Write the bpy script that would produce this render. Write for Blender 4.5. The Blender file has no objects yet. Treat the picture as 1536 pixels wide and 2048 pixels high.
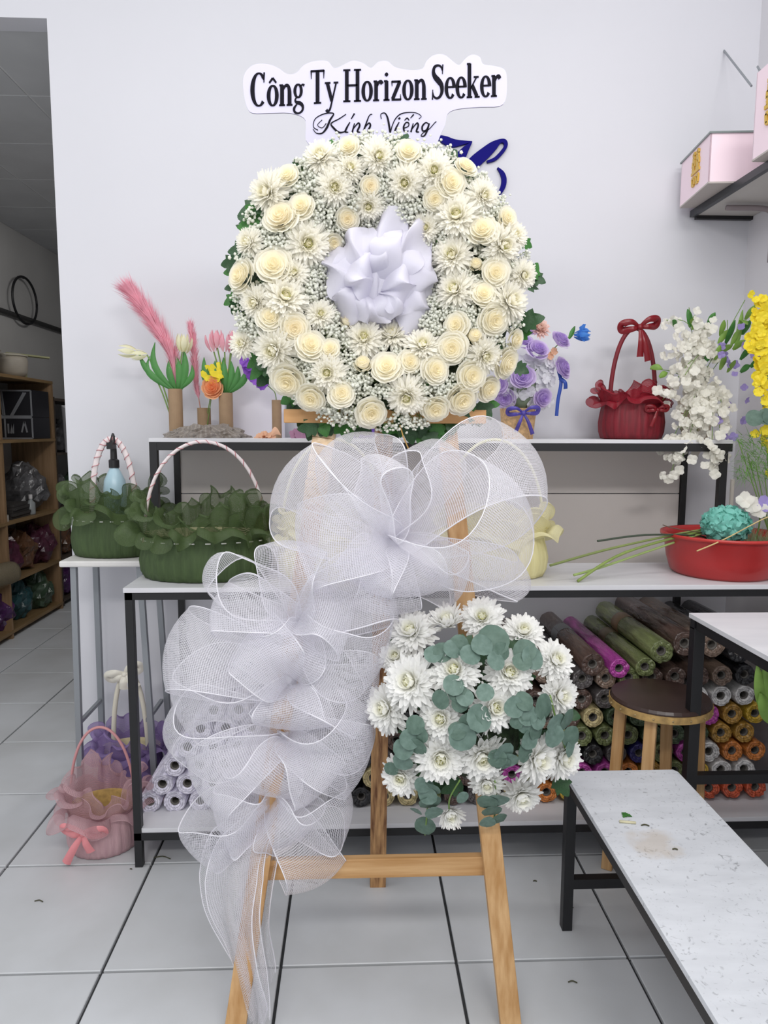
import bpy, bmesh, math, random
from mathutils import Vector, Matrix, noise

# ------------------------------------------------------------------ camera
SC = bpy.context.scene
COL = SC.collection
FPX, PITCH, YAW, ROLL, CAMH = 1418.5, .115373, .0410726, .003676, 1.5
FW = Vector((math.sin(YAW)*math.cos(PITCH), math.cos(YAW)*math.cos(PITCH), -math.sin(PITCH)))
RT = Vector((math.cos(YAW), -math.sin(YAW), 0)); UP = RT.cross(FW)
_c, _s = math.cos(ROLL), math.sin(ROLL)
RT, UP = RT*_c + UP*_s, UP*_c - RT*_s
cam_d = bpy.data.cameras.new('camera'); cam = bpy.data.objects.new('camera', cam_d); COL.objects.link(cam)
cam_d.sensor_width = 36; cam_d.lens = FPX/2048*36; cam_d.clip_start = .05
cam.matrix_world = Matrix(((RT.x, UP.x, -FW.x, 0), (RT.y, UP.y, -FW.y, 0), (RT.z, UP.z, -FW.z, CAMH), (0, 0, 0, 1)))
SC.camera = cam

# ------------------------------------------------------------------ world, lights, exposure
w = bpy.data.worlds.new('World'); SC.world = w; w.use_nodes = True
w.node_tree.nodes['Background'].inputs[0].default_value = (.95, .97, 1, 1)
w.node_tree.nodes['Background'].inputs[1].default_value = .80
def area(name, loc, target, sx, sy, power, col=(1, .98, .96)):
    l = bpy.data.lights.new(name, 'AREA'); l.shape = 'RECTANGLE'; l.size = sx; l.size_y = sy; l.energy = power; l.color = col
    o = bpy.data.objects.new(name, l); COL.objects.link(o); o.location = loc
    o.rotation_euler = (Vector(target)-Vector(loc)).to_track_quat('-Z', 'Y').to_euler()
    return o
area('ceiling_tube_light', (1.0, 1.45, 3.5), (1.0, 1.55, 0), 1.3, .2, 13)
area('ceiling_tube_light', (-.9, 1.45, 3.5), (-.9, 1.55, 0), 1.3, .2, 9)
area('ceiling_tube_light', (.9, -.9, 3.2), (.5, 2.6, .9), 1.3, .3, 34)
area('ceiling_tube_light', (-.9, -.9, 3.2), (-.5, 2.6, .9), 1.3, .3, 30)
area('store_room_fill_light', (-.6, 4.9, 3.08), (-1.9, 5.1, 0), 1.2, .2, 15)  # added fill to brighten the store room, not a known lamp
SC.view_settings.view_transform = 'Standard'; SC.view_settings.look = 'None'
SC.view_settings.exposure = 0.0; SC.view_settings.gamma = 1.0
SC.view_settings.use_curve_mapping = False
SC.cycles.transparent_max_bounces = 20; SC.cycles.max_bounces = 8; SC.cycles.diffuse_bounces = 5; SC.cycles.glossy_bounces = 2; SC.cycles.adaptive_threshold = .03

# ------------------------------------------------------------------ helpers
def ray(x, y): return FW*FPX + RT*(x-768) - UP*(y-1024)
def at(x, y, Y):
    d = ray(x, y); p = d*(Y/d.y); p.z += CAMH; return p
def atz(x, y, Z):
    d = ray(x, y); p = d*((Z-CAMH)/d.z); p.z += CAMH; return p
def lin(h):
    h = h.lstrip('#'); o = []
    for i in (0, 2, 4):
        c = int(h[i:i+2], 16)/255; o.append(c/12.92 if c <= .04045 else ((c+.055)/1.055)**2.4)
    return (*o, 1)
PI = math.pi
WM = {}
class MB:
    def __init__(s): s.v = []; s.f = []; s.uv = []; s.hasuv = False
    def add(s, vs, fs, uv=None):
        o = len(s.v); s.v += [tuple(v) for v in vs]; s.f += [tuple(i+o for i in f) for f in fs]
        if uv: s.uv += uv; s.hasuv = True
        else: s.uv += [(0, 0)]*len(vs)
        return s
    def box(s, c, d, rz=0):
        R = Matrix.Rotation(rz, 3, 'Z'); c = Vector(c)
        vs = [c + R @ Vector((x*d[0]/2, y*d[1]/2, z*d[2]/2)) for z in (-1, 1) for y in (-1, 1) for x in (-1, 1)]
        return s.add(vs, [(0, 2, 3, 1), (4, 5, 7, 6), (0, 1, 5, 4), (2, 6, 7, 3), (0, 4, 6, 2), (1, 3, 7, 5)])
    def mm(s, a, b): return s.box([(a[i]+b[i])/2 for i in range(3)], [abs(b[i]-a[i]) for i in range(3)])
    def bar(s, p0, p1, w, t, side=(1, 0, 0)):
        p0 = Vector(p0); p1 = Vector(p1); d = (p1-p0).normalized(); a = Vector(side); a = (a-d*a.dot(d)).normalized(); b = d.cross(a)
        vs = [p + a*(x*w/2) + b*(y*t/2) for p in (p0, p1) for y in (-1, 1) for x in (-1, 1)]
        return s.add(vs, [(0, 2, 3, 1), (4, 5, 7, 6), (0, 1, 5, 4), (2, 6, 7, 3), (0, 4, 6, 2), (1, 3, 7, 5)])
    def tube(s, path, r, n=8, cap=True, flat=1.0):
        path = [Vector(p) for p in path]; N = len(path); rr = r if isinstance(r, (list, tuple)) else [r]*N
        ref = None; rings = []; L = 0; uv = []
        for i, p in enumerate(path):
            t = (path[min(i+1, N-1)]-path[max(i-1, 0)])
            if t.length < 1e-9: t = Vector((0, 0, 1))
            t.normalize()
            if ref is None:
                ref = Vector((1, 0, 0)) if abs(t.x) < .8 else Vector((0, 1, 0))
            ref = (ref-t*ref.dot(t)).normalized(); b = t.cross(ref)
            if i: L += (p-path[i-1]).length
            for k in range(n):
                a = 2*PI*k/n; rings.append(p + (ref*math.cos(a) + b*math.sin(a)*flat)*rr[i]); uv.append((L, k/n))
        fs = [(i*n+k, i*n+(k+1) % n, (i+1)*n+(k+1) % n, (i+1)*n+k) for i in range(N-1) for k in range(n)]
        if cap: fs += [tuple(range(n-1, -1, -1)), tuple((N-1)*n+k for k in range(n))]
        return s.add(rings, fs, uv)
    def cyl(s, p0, p1, r0, r1=None, n=16): return s.tube([p0, p1], [r0, r0 if r1 is None else r1], n)
    def lathe(s, prof, c=(0, 0, 0), n=24, sx=1, sy=1, ripple=None, cap=False):
        c = Vector(c); vs = []; uv = []
        for j, (r, z) in enumerate(prof):
            for k in range(n):
                a = 2*PI*k/n; q = r if not ripple else r*(1+ripple(a, j/(len(prof)-1)))
                vs.append(c + Vector((q*math.cos(a)*sx, q*math.sin(a)*sy, z))); uv.append((a*r, z))
        fs = [(j*n+k, j*n+(k+1) % n, (j+1)*n+(k+1) % n, (j+1)*n+k) for j in range(len(prof)-1) for k in range(n)]
        if cap: fs += [tuple(range(n-1, -1, -1)), tuple((len(prof)-1)*n+k for k in range(n))]
        return s.add(vs, fs, uv)
    def grid(s, fn, nu, nv, uvf=None):
        vs = []; uv = []
        for i in range(nu+1):
            for j in range(nv+1):
                u, v = i/nu, j/nv; vs.append(fn(u, v)); uv.append(uvf(u, v) if uvf else (u, v))
        fs = [(i*(nv+1)+j, (i+1)*(nv+1)+j, (i+1)*(nv+1)+j+1, i*(nv+1)+j+1) for i in range(nu) for j in range(nv)]
        return s.add(vs, fs, uv)
    def ball(s, c, r, n=8, m=5, sz=1):
        c = Vector(c); vs = [c+Vector((0, 0, -r*sz))]
        for j in range(1, m):
            b = -PI/2+PI*j/m
            for k in range(n):
                a = 2*PI*k/n; vs.append(c+Vector((r*math.cos(b)*math.cos(a), r*math.cos(b)*math.sin(a), r*math.sin(b)*sz)))
        vs.append(c+Vector((0, 0, r*sz))); T = len(vs)-1
        fs = [(0, 1+(k+1) % n, 1+k) for k in range(n)] + [(T, T-n+k, T-n+(k+1) % n) for k in range(n)]
        fs += [(1+j*n+k, 1+j*n+(k+1) % n, 1+(j+1)*n+(k+1) % n, 1+(j+1)*n+k) for j in range(m-2) for k in range(n)]
        return s.add(vs, fs)
    def mesh(s, name, mat, smooth=True):
        me = bpy.data.meshes.new(name); me.from_pydata(s.v, [], s.f)
        if s.hasuv:
            ul = me.uv_layers.new(name='UVMap'); co = []
            for l in me.loops: co += s.uv[l.vertex_index]
            ul.data.foreach_set('uv', co)
        if smooth: me.polygons.foreach_set('use_smooth', [True]*len(me.polygons))
        if mat: me.materials.append(mat)
        me.update(); return me
    def build(s, name, mat, parent=None, smooth=False, bevel=0, **k):
        o = link(name, s.mesh(name, mat, smooth), parent)
        if bevel:
            b = o.modifiers.new('bevel', 'BEVEL'); b.width = bevel; b.segments = 2; b.limit_method = 'ANGLE'
        return tag(o, **k)
def tag(o, label=None, cat=None, group=None, kind=None):
    if label: o['label'] = label
    if cat: o['category'] = cat
    if group: o['group'] = group
    if kind: o['kind'] = kind
    return o
def link(name, data, parent=None, M=None):
    o = bpy.data.objects.new(name, data); COL.objects.link(o); M = M or Matrix.Identity(4)
    if parent:
        o.parent = parent; o.matrix_parent_inverse = WM[parent.name].inverted()
    o.matrix_basis = M; WM[o.name] = M.copy(); return o
def thing(name, loc, label, cat, group=None, kind=None):
    return tag(link(name, None, None, Matrix.Translation(Vector(loc))), label, cat, group, kind)
def orient(loc, n, spin=0, s=1, sz=None):
    n = Vector(n).normalized(); q = n.to_track_quat('Z', 'Y').to_matrix().to_4x4()
    return Matrix.Translation(Vector(loc)) @ q @ Matrix.Rotation(spin, 4, 'Z') @ Matrix.Diagonal((s, s, s if sz is None else sz, 1))
def lerp(a, b, t): return a+(b-a)*t
def spline(pts, n=8):
    P = [Vector(p) for p in pts]; out = []
    for i in range(len(P)-1):
        p0, p1, p2, p3 = P[max(i-1, 0)], P[i], P[i+1], P[min(i+2, len(P)-1)]
        for k in range(n):
            t = k/n; out.append(.5*((2*p1)+(p2-p0)*t+(2*p0-5*p1+4*p2-p3)*t*t+(3*p1-p0-3*p2+p3)*t**3))
    out.append(P[-1]); return out

# ------------------------------------------------------------------ materials
MATS = {}
def mat(name, col, rough=.5, metal=0., var=0., scale=12., bump=0., bscale=60., sub=0., trans=0., stretch=None, spec=.5, coords='Object', col2=None):
    if name in MATS: return MATS[name]
    m = bpy.data.materials.new(name); m.use_nodes = True; nt = m.node_tree; b = nt.nodes['Principled BSDF']
    c = lin(col) if isinstance(col, str) else col
    b.inputs['Base Color'].default_value = c; b.inputs['Roughness'].default_value = rough; b.inputs['Metallic'].default_value = metal
    b.inputs['Specular IOR Level'].default_value = spec
    tc = nt.nodes.new('ShaderNodeTexCoord'); mp = nt.nodes.new('ShaderNodeMapping'); nt.links.new(tc.outputs[coords], mp.inputs[0])
    if stretch: mp.inputs['Scale'].default_value = stretch
    if var or col2:
        nz = nt.nodes.new('ShaderNodeTexNoise'); nz.inputs['Scale'].default_value = scale; nz.inputs['Detail'].default_value = 5; nt.links.new(mp.outputs[0], nz.inputs[0])
        rp = nt.nodes.new('ShaderNodeValToRGB'); nt.links.new(nz.outputs[0], rp.inputs[0])
        rp.color_ramp.elements[0].position = .32; rp.color_ramp.elements[1].position = .68
        if col2: c0, c1 = lin(col2), c
        else: c0 = tuple(x*(1-var) for x in c[:3])+(1,); c1 = tuple(min(1, x*(1+var)) for x in c[:3])+(1,)
        rp.color_ramp.elements[0].color = c0; rp.color_ramp.elements[1].color = c1
        nt.links.new(rp.outputs[0], b.inputs['Base Color'])
    if bump:
        n2 = nt.nodes.new('ShaderNodeTexNoise'); n2.inputs['Scale'].default_value = bscale; n2.inputs['Detail'].default_value = 4; nt.links.new(mp.outputs[0], n2.inputs[0])
        bp = nt.nodes.new('ShaderNodeBump'); bp.inputs['Strength'].default_value = bump; bp.inputs['Distance'].default_value = .01
        nt.links.new(n2.outputs[0], bp.inputs['Height']); nt.links.new(bp.outputs[0], b.inputs['Normal'])
    if trans:
        tr = nt.nodes.new('ShaderNodeBsdfTranslucent'); tr.inputs[0].default_value = c
        mx = nt.nodes.new('ShaderNodeMixShader'); mx.inputs[0].default_value = trans
        nt.links.new(b.outputs[0], mx.inputs[1]); nt.links.new(tr.outputs[0], mx.inputs[2]); nt.links.new(mx.outputs[0], nt.nodes['Material Output'].inputs[0])
    MATS[name] = m; return m
def petal_mat(name, outer, inner, r0, r1, trans=.3, axis=True):
    """petal colour changes from the heart of the flower outward (the petals themselves are tinted)"""
    if name in MATS: return MATS[name]
    m = bpy.data.materials.new(name); m.use_nodes = True; nt = m.node_tree; b = nt.nodes['Principled BSDF']; b.inputs['Roughness'].default_value = .6
    b.inputs['Specular IOR Level'].default_value = .25
    tc = nt.nodes.new('ShaderNodeTexCoord'); ml = nt.nodes.new('ShaderNodeVectorMath'); ml.operation = 'MULTIPLY'; ml.inputs[1].default_value = (1, 1, 0)
    le = nt.nodes.new('ShaderNodeVectorMath'); le.operation = 'LENGTH'; nt.links.new(tc.outputs['Object'], ml.inputs[0]); nt.links.new(ml.outputs[0], le.inputs[0])
    rp = nt.nodes.new('ShaderNodeValToRGB'); nt.links.new(le.outputs['Value'], rp.inputs[0])
    e = rp.color_ramp.elements; e[0].position = r0; e[0].color = lin(inner); e[1].position = r1; e[1].color = lin(outer)
    nt.links.new(rp.outputs[0], b.inputs['Base Color'])
    tr = nt.nodes.new('ShaderNodeBsdfTranslucent'); nt.links.new(rp.outputs[0], tr.inputs[0])
    mx = nt.nodes.new('ShaderNodeMixShader'); mx.inputs[0].default_value = trans
    nt.links.new(b.outputs[0], mx.inputs[1]); nt.links.new(tr.outputs[0], mx.inputs[2]); nt.links.new(mx.outputs[0], nt.nodes['Material Output'].inputs[0])
    MATS[name] = m; return m
def net_mat(name, col, cell, thread, base=0., trans=.45):
    """woven net: threads of a square grid in UV metres, holes between them; base = share of solid film in the holes"""
    if name in MATS: return MATS[name]
    m = bpy.data.materials.new(name); m.use_nodes = True; nt = m.node_tree; N = nt.nodes; L = nt.links; b = N['Principled BSDF']
    b.inputs['Base Color'].default_value = lin(col); b.inputs['Roughness'].default_value = .5
    tc = N.new('ShaderNodeTexCoord'); sp = N.new('ShaderNodeSeparateXYZ'); L.new(tc.outputs['UV'], sp.inputs[0])
    outs = []
    for k in (0, 1):
        d = N.new('ShaderNodeMath'); d.operation = 'DIVIDE'; d.inputs[1].default_value = cell; L.new(sp.outputs[k], d.inputs[0])
        fr = N.new('ShaderNodeMath'); fr.operation = 'FRACT'; L.new(d.outputs[0], fr.inputs[0])
        lt = N.new('ShaderNodeMath'); lt.operation = 'LESS_THAN'; lt.inputs[1].default_value = thread; L.new(fr.outputs[0], lt.inputs[0]); outs.append(lt)
    mxm = N.new('ShaderNodeMath'); mxm.operation = 'MAXIMUM'; L.new(outs[0].outputs[0], mxm.inputs[0]); L.new(outs[1].outputs[0], mxm.inputs[1])
    m2 = N.new('ShaderNodeMath'); m2.operation = 'MAXIMUM'; m2.inputs[1].default_value = base; L.new(mxm.outputs[0], m2.inputs[0])
    tl = N.new('ShaderNodeBsdfTranslucent'); tl.inputs[0].default_value = lin(col)
    a = N.new('ShaderNodeMixShader'); a.inputs[0].default_value = trans; L.new(b.outputs[0], a.inputs[1]); L.new(tl.outputs[0], a.inputs[2])
    tp = N.new('ShaderNodeBsdfTransparent'); o = N.new('ShaderNodeMixShader'); L.new(m2.outputs[0], o.inputs[0]); L.new(tp.outputs[0], o.inputs[1]); L.new(a.outputs[0], o.inputs[2])
    L.new(o.outputs[0], N['Material Output'].inputs[0]); MATS[name] = m; return m
def wood_mat(name, light, dark, ax='Z', scale=1.):
    if name in MATS: return MATS[name]
    st = {'Z': (18, 18, 1.2), 'X': (1.2, 18, 18), 'Y': (18, 1.2, 18)}[ax]
    m = mat(name, light, .55, col2=dark, scale=3*scale, stretch=st, bump=.08, bscale=8)
    return m

black = mat('black_steel', '#17171a', .45)
steel = mat('grey_steel', '#8d9196', .4, metal=.3)
white_wall = mat('white_paint', '#d4d4da', .75, var=.015, scale=1.3)
marble = mat('marble_board', '#dcdce0', .4, col2='#cfcfd4', scale=2.2, stretch=(1, 6, 6), coords='Object')
cardboard = mat('cardboard', '#9a8064', .8, var=.06, scale=30)
green_leaf = mat('green_leaf', '#3f7a35', .5, var=.25, scale=25, trans=.2)
dark_leaf = mat('dark_leaf', '#2f5230', .5, var=.3, scale=25, trans=.15)
stem_green = mat('stem_green', '#6f8f48', .6, var=.1)
# ------------------------------------------------------------------ the room
def posmat(name, col, col2, scale, rough, bump=0.):
    m = mat(name, col, rough, col2=col2, scale=scale); nt = m.node_tree
    g = nt.nodes.new('ShaderNodeNewGeometry')
    mp = [n for n in nt.nodes if n.type == 'MAPPING'][0]; nt.links.new(g.outputs['Position'], mp.inputs[0])
    return m
grout = mat('dark_grout', '#3a3b3d', .9)
tile_m = posmat('floor_tile', '#d0d3d7', '#bfc1c3', 2.3, .38)
TS, TX0, TY0 = .4963, -.21, 1.843
WX, RX, WY, LX = -1.215, 1.667, 3.06, -2.8
fl = MB().mm((LX, -.7, -.1), (RX, 8.5, -.012)).build('floor', grout, kind='structure')
tb = MB(); g = .0045; b = .002
tb.add([(g, g, -.012), (TS-g, g, -.012), (TS-g, TS-g, -.012), (g, TS-g, -.012), (g, g, -b), (TS-g, g, -b), (TS-g, TS-g, -b), (g, TS-g, -b),
        (g+b, g+b, 0), (TS-g-b, g+b, 0), (TS-g-b, TS-g-b, 0), (g+b, TS-g-b, 0)],
       [(8, 9, 10, 11)]+[(i, (i+1) % 4, 4+(i+1) % 4, 4+i) for i in range(4)]+[(4+i, 4+(i+1) % 4, 8+(i+1) % 4, 8+i) for i in range(4)])
tile_me = tb.mesh('tile', tile_m, False)
for i in range(-6, 4):
    for j in range(-5, 13):
        x, y = TX0+i*TS, TY0+j*TS
        if x < LX-.4 or x+TS > RX+.4: continue
        link('tile', tile_me, fl, Matrix.Translation((x, y, random.Random(i*50+j).uniform(-.0008, 0))))
MB().mm((WX, WY, -.05), (RX, WY+.1, 3.7)).build('wall_back', white_wall, kind='structure', smooth=False)
MB().mm((RX, -.5, -.05), (RX+.1, 8.5, 3.7)).build('wall_right', mat('white_paint_right', '#d6d4d8', .75, var=.02, scale=1.5), kind='structure')
MB().mm((LX, WY, 3.11), (WX, WY+.1, 3.7)).build('wall_over_opening', white_wall, kind='structure')
MB().mm((LX-.1, WY, -.05), (LX, 8.5, 3.3)).build('wall_left', mat('store_wall', '#b5b4b2', .85, var=.05, scale=2), kind='structure')
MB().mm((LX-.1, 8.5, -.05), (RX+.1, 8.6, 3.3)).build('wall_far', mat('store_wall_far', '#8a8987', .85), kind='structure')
ce = MB().mm((LX, WY+.1, 3.1245), (RX, 8.5, 3.2)).build('ceiling', mat('ceiling_grid', '#dcdcdc', .6), kind='structure')
cp = MB().box((0, 0, 0), (.588, .588, .012)).mesh('ceiling_panel', mat('ceiling_board', '#c6c7c9', .9, var=.05, scale=3), False)
for i in range(8):
    for j in range(9):
        x, y = LX+.3+i*.6, WY+.4+j*.6
        if x+.3 > RX: continue
        link('ceiling_panel', cp, ce, Matrix.Translation((x, y, 3.128)))
MB().tube([(LX+.03, 3.3, 2.42), (LX+.03, 8.4, 2.42)], .02, 8).build('trim_1', mat('dark_pipe', '#3a3a3a', .6), kind='structure', smooth=True)

# power socket on the back wall near the corner
s0 = at(1475, 985, WY)
sk = thing('wall_socket', (s0.x, WY, s0.z-.05), 'cream double power socket on the back wall near the corner', 'socket')
MB().box((s0.x, WY-.006, s0.z), (.072, .012, .118)).build('plate', mat('socket_plastic', '#d8d2c8', .4), sk, bevel=.002)
for dz in (-.026, .026):
    for dx in (-.012, .012): MB().cyl((s0.x+dx, WY-.011, s0.z+dz), (s0.x+dx, WY-.014, s0.z+dz), .005, n=10).build('pin_hole', black, sk)

# ------------------------------------------------------------------ stepped display rack
XL, XR = -.745, 1.62
rk = thing('display_rack', (.4, 2.6, 0), 'long stepped rack with black steel frame and white boards along the wall', 'rack')
def post(x, y, z0, z1, s=.026): MB().mm((x-s/2, y-s/2, z0), (x+s/2, y+s/2, z1)).build('post', black, rk, bevel=.001)
YF, YM, YB = 2.33, 2.70, 3.03
TZ, DZ, BZ = .982, 1.466, .14
MB().mm((XL-.015, YF-.02, TZ-.016), (XR, YM+.02, TZ)).build('lower_board', marble, rk, bevel=.001)
MB().mm((XL-.015, YM-.04, DZ-.014), (1.44, YB, DZ)).build('upper_board', marble, rk, bevel=.001)
MB().mm((XL-.01, YF-.01, BZ-.016), (XR, YB-.02, BZ)).build('bottom_board', marble, rk, bevel=.001)
for z in (TZ-.016, BZ-.016):
    MB().mm((XL-.013, YF-.013, z-.026), (XR, YF+.013, z)).build('rail', black, rk)
    MB().mm((XL-.013, YF+.013, z-.026), (XL+.013, YB-.03, z)).build('rail', black, rk)
MB().mm((XL-.013, YM-.04, DZ-.044), (1.44, YM-.014, DZ-.014)).build('rail', black, rk)
MB().mm((XL-.013, YM-.014, DZ-.044), (XL+.013, YB, DZ-.014)).build('rail', black, rk)
for x in (XL, XR-.02): post(x, YF, 0, TZ-.016)
post(.44, YF+.3, BZ, TZ-.016)
post(XL, YB-.015, 0, DZ-.014); post(1.42, YB-.015, 0, DZ-.014)
post(XL, YM-.027, TZ, DZ-.014, .028); post(1.41, YM-.027, TZ, DZ-.014, .028)
panel_m = mat('grey_panel', '#d3ccc8', .45, var=.03, scale=2)
for z0, z1 in ((.90, 1.228), (1.232, 1.452)): MB().mm((XL+.013, YB-.018, z0), (1.405, YB-.006, z1)).build('back_panel', panel_m, rk)

# ------------------------------------------------------------------ low bench (front right)
BX0, BX1, BY0, BY1, BH = .622, .962, .7, 1.99, .49
bn = thing('bench', (.79, 1.3, 0), 'low white marble-topped bench with black legs, scattered with clippings', 'bench')
marble_worn = mat('worn_marble', '#d6d9df', .45, col2='#cbced4', scale=9, stretch=(1, 3, 1), coords='Object')
_nt = marble_worn.node_tree; _b = _nt.nodes['Principled BSDF']; _src = _b.inputs['Base Color'].links[0].from_socket
_tc = _nt.nodes.new('ShaderNodeTexCoord'); _n = _nt.nodes.new('ShaderNodeTexNoise'); _n.inputs['Scale'].default_value = 42; _n.inputs['Detail'].default_value = 8; _n.inputs['Distortion'].default_value = 2.5; _nt.links.new(_tc.outputs['Object'], _n.inputs[0])
_r = _nt.nodes.new('ShaderNodeValToRGB'); _r.color_ramp.elements[0].position = .60; _r.color_ramp.elements[1].position = .74; _r.color_ramp.elements[0].color = (0, 0, 0, 1); _r.color_ramp.elements[1].color = (.75, .75, .75, 1); _nt.links.new(_n.outputs[0], _r.inputs[0])
_m = _nt.nodes.new('ShaderNodeMix'); _m.data_type = 'RGBA'; _nt.links.new(_r.outputs[0], _m.inputs[0]); _nt.links.new(_src, _m.inputs[6]); _m.inputs[7].default_value = lin('#85888e'); _p = atz(1310, 1690, BH)
_n2 = _nt.nodes.new('ShaderNodeTexNoise'); _n2.inputs['Scale'].default_value = 22; _n2.inputs['Detail'].default_value = 5; _nt.links.new(_tc.outputs['Object'], _n2.inputs[0])
_ds = _nt.nodes.new('ShaderNodeVectorMath'); _ds.operation = 'DISTANCE'; _ds.inputs[1].default_value = _p; _nt.links.new(_tc.outputs['Object'], _ds.inputs[0])
_ad = _nt.nodes.new('ShaderNodeMath'); _ad.operation = 'MULTIPLY_ADD'; _nt.links.new(_n2.outputs[0], _ad.inputs[0]); _ad.inputs[1].default_value = .14; _nt.links.new(_ds.outputs['Value'], _ad.inputs[2])
_mr = _nt.nodes.new('ShaderNodeMapRange'); _mr.inputs[1].default_value = .10; _mr.inputs[2].default_value = .145; _mr.inputs[3].default_value = .38; _mr.inputs[4].default_value = 0; _nt.links.new(_ad.outputs[0], _mr.inputs[0])
_m3 = _nt.nodes.new('ShaderNodeMix'); _m3.data_type = 'RGBA'; _nt.links.new(_mr.outputs[0], _m3.inputs[0]); _nt.links.new(_m.outputs[2], _m3.inputs[6]); _m3.inputs[7].default_value = lin('#b9a384'); _nt.links.new(_m3.outputs[2], _b.inputs['Base Color'])
tp = MB(); ch = .015
ol = [(BX0, BY0), (BX1, BY0), (BX1, BY1-ch), (BX1-ch*.6, BY1), (BX0, BY1)]; n = len(ol)
tp.add([(x, y, BH-.014) for x, y in ol]+[(x, y, BH) for x, y in ol], [tuple(range(n-1, -1, -1)), tuple(range(n, 2*n))]+[(i, (i+1) % n, n+(i+1) % n, n+i) for i in range(n)])
tp.build('top', marble_worn, bn, bevel=.001)
for x in (BX0+.016, BX1-.016):
    for y in (BY0+.016, BY1-.02): MB().mm((x-.015, y-.015, 0), (x+.015, y+.015, BH-.042)).build('leg', black, bn, bevel=.001)
for x in (BX0+.015, BX1-.015): MB().mm((x-.013, BY0+.003, BH-.042), (x+.013, BY1-.006, BH-.014)).build('rail', black, bn)
for y in (BY0+.016, BY1-.02): MB().mm((BX0+.03, y-.013, BH-.042), (BX1-.03, y+.013, BH-.014)).build('rail', black, bn)
MB().mm((BX0+.03, BY1-.035, .135), (BX1-.03, BY1-.007, .165)).build('stretcher', black, bn)

# ------------------------------------------------------------------ taller table on the right
rt_ = thing('work_table', (1.3, 1.5, 0), 'taller white-topped table with black frame at the right edge', 'table')
T0, T1, TH = 1.03, 1.6, .942
MB().mm((T0, .9, TH-.014), (T1, 2.1, TH)).build('top', marble, rt_, bevel=.001)
for x in (T0+.02, T1-.02):
    for y in (.93, 2.08): MB().mm((x-.017, y-.017, 0), (x+.017, y+.017, TH-.04)).build('leg', black, rt_, bevel=.001)
    MB().mm((x-.014, .95, TH-.044), (x+.014, 2.06, TH-.014)).build('rail', black, rt_)
for y in (.93, 2.08):
    MB().mm((T0+.003, y-.014, TH-.044), (T1-.003, y+.014, TH-.014)).build('rail', black, rt_)
    MB().mm((T0+.037, y-.014, .40), (T1-.037, y+.014, .43)).build('stretcher', black, rt_)

# ------------------------------------------------------------------ round wooden stool behind the bench
pine = wood_mat('pine', '#d2ab7b', '#b0834f'); pine_x = wood_mat('pine_x', '#cfa878', '#ad804c', 'X')
stc = (1.003, 2.21)
st = thing('round_stool', (*stc, 0), 'round stool with dark brown padded top and pine legs behind the bench', 'stool')
MB().lathe([(0, .607), (.156, .607), (.158, .612), (.158, .63), (.153, .638), (0, .64)], (*stc, 0), 40).build('seat', mat('brown_vinyl', '#3a2a26', .35, var=.2, scale=8), st, smooth=False)
MB().lathe([(.1585, .602), (.161, .602), (.161, .625), (.1585, .625)], (*stc, 0), 40).build('edge_band', mat('gold_band', '#a98a55', .5, var=.3, scale=40), st)
for k in range(4):
    a = PI/4+k*PI/2+.25; c, s = math.cos(a), math.sin(a)
    MB().bar((stc[0]+c*.155, stc[1]+s*.1, 0), (stc[0]+c*.125, stc[1]+s*.1, .607), .036, .036, (c, s, 0)).build('leg', pine, st, bevel=.002)
for k in range(18):
    a = 2*PI*k/18; MB().ball((stc[0]+.162*math.cos(a), stc[1]+.162*math.sin(a), .613), .0035, 6, 4).build('upholstery_nail', mat('nail', '#c8b48a', .3, metal=.8), st)
MB().bar((stc[0]-.1, stc[1]-.085, .06), (stc[0]+.1, stc[1]-.085, .06), .03, .03, (0, 1, 0)).build('stretcher', pine_x, st)

# ------------------------------------------------------------------ tall white stool at the wall end
ls = thing('tall_stool', (-.95, 2.85, 0), 'tall white-topped stool with grey metal legs under the smaller green basket', 'stool')
SZ = 1.0
MB().box((-.955, 2.845, SZ-.012), (.34, .29, .024)).build('seat', mat('chipped_white', '#dcdad8', .5, var=.06, scale=15), ls, bevel=.006)
for sx in (-1, 1):
    for sy in (-1, 1):
        MB().bar((-.955+sx*(.135 if sx < 0 else .16), 2.845+sy*.125, 0), (-.955+sx*.125, 2.845+sy*.115, SZ-.024), .022, .022).build('leg', steel, ls, bevel=.001)
for sx in (-1, 1): MB().bar((-.955+sx*.13, 2.74, .35), (-.955+sx*.13, 2.95, .35), .014, .014).build('brace', steel, ls)

# ------------------------------------------------------------------ shelf on brackets on the right wall
ws = thing('wall_shelf', (1.55, 2.5, 2.38), 'black-framed wall shelf on grey brackets holding pink boxes', 'shelf')
WZ = 2.41; SX0 = 1.405
MB().mm((SX0+.012, 1.75, WZ-.016), (RX-.002, 3.045, WZ)).build('board', mat('shelf_board', '#b9b5b0', .5, var=.06, scale=4), ws)
MB().mm((SX0, 1.75, WZ-.02), (SX0+.02, 3.045, WZ+.006)).build('front_rail', mat('dark_rail', '#34363a', .4), ws)
MB().mm((SX0+.02, 3.025, WZ-.03), (RX-.002, 3.045, WZ-.016)).build('end_rail', black, ws)
brm = mat('bracket_grey', '#8d8284', .5)
for y in (2.86, 2.0):
    br = MB().tube(spline([(SX0+.06, y, WZ-.035), (RX-.06, y, WZ-.035), (RX-.02, y, WZ-.05), (RX-.012, y, WZ-.09), (RX-.012, y, WZ-.24)], 6), .011, 8)
    br.build('bracket', brm, ws, smooth=True)
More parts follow.
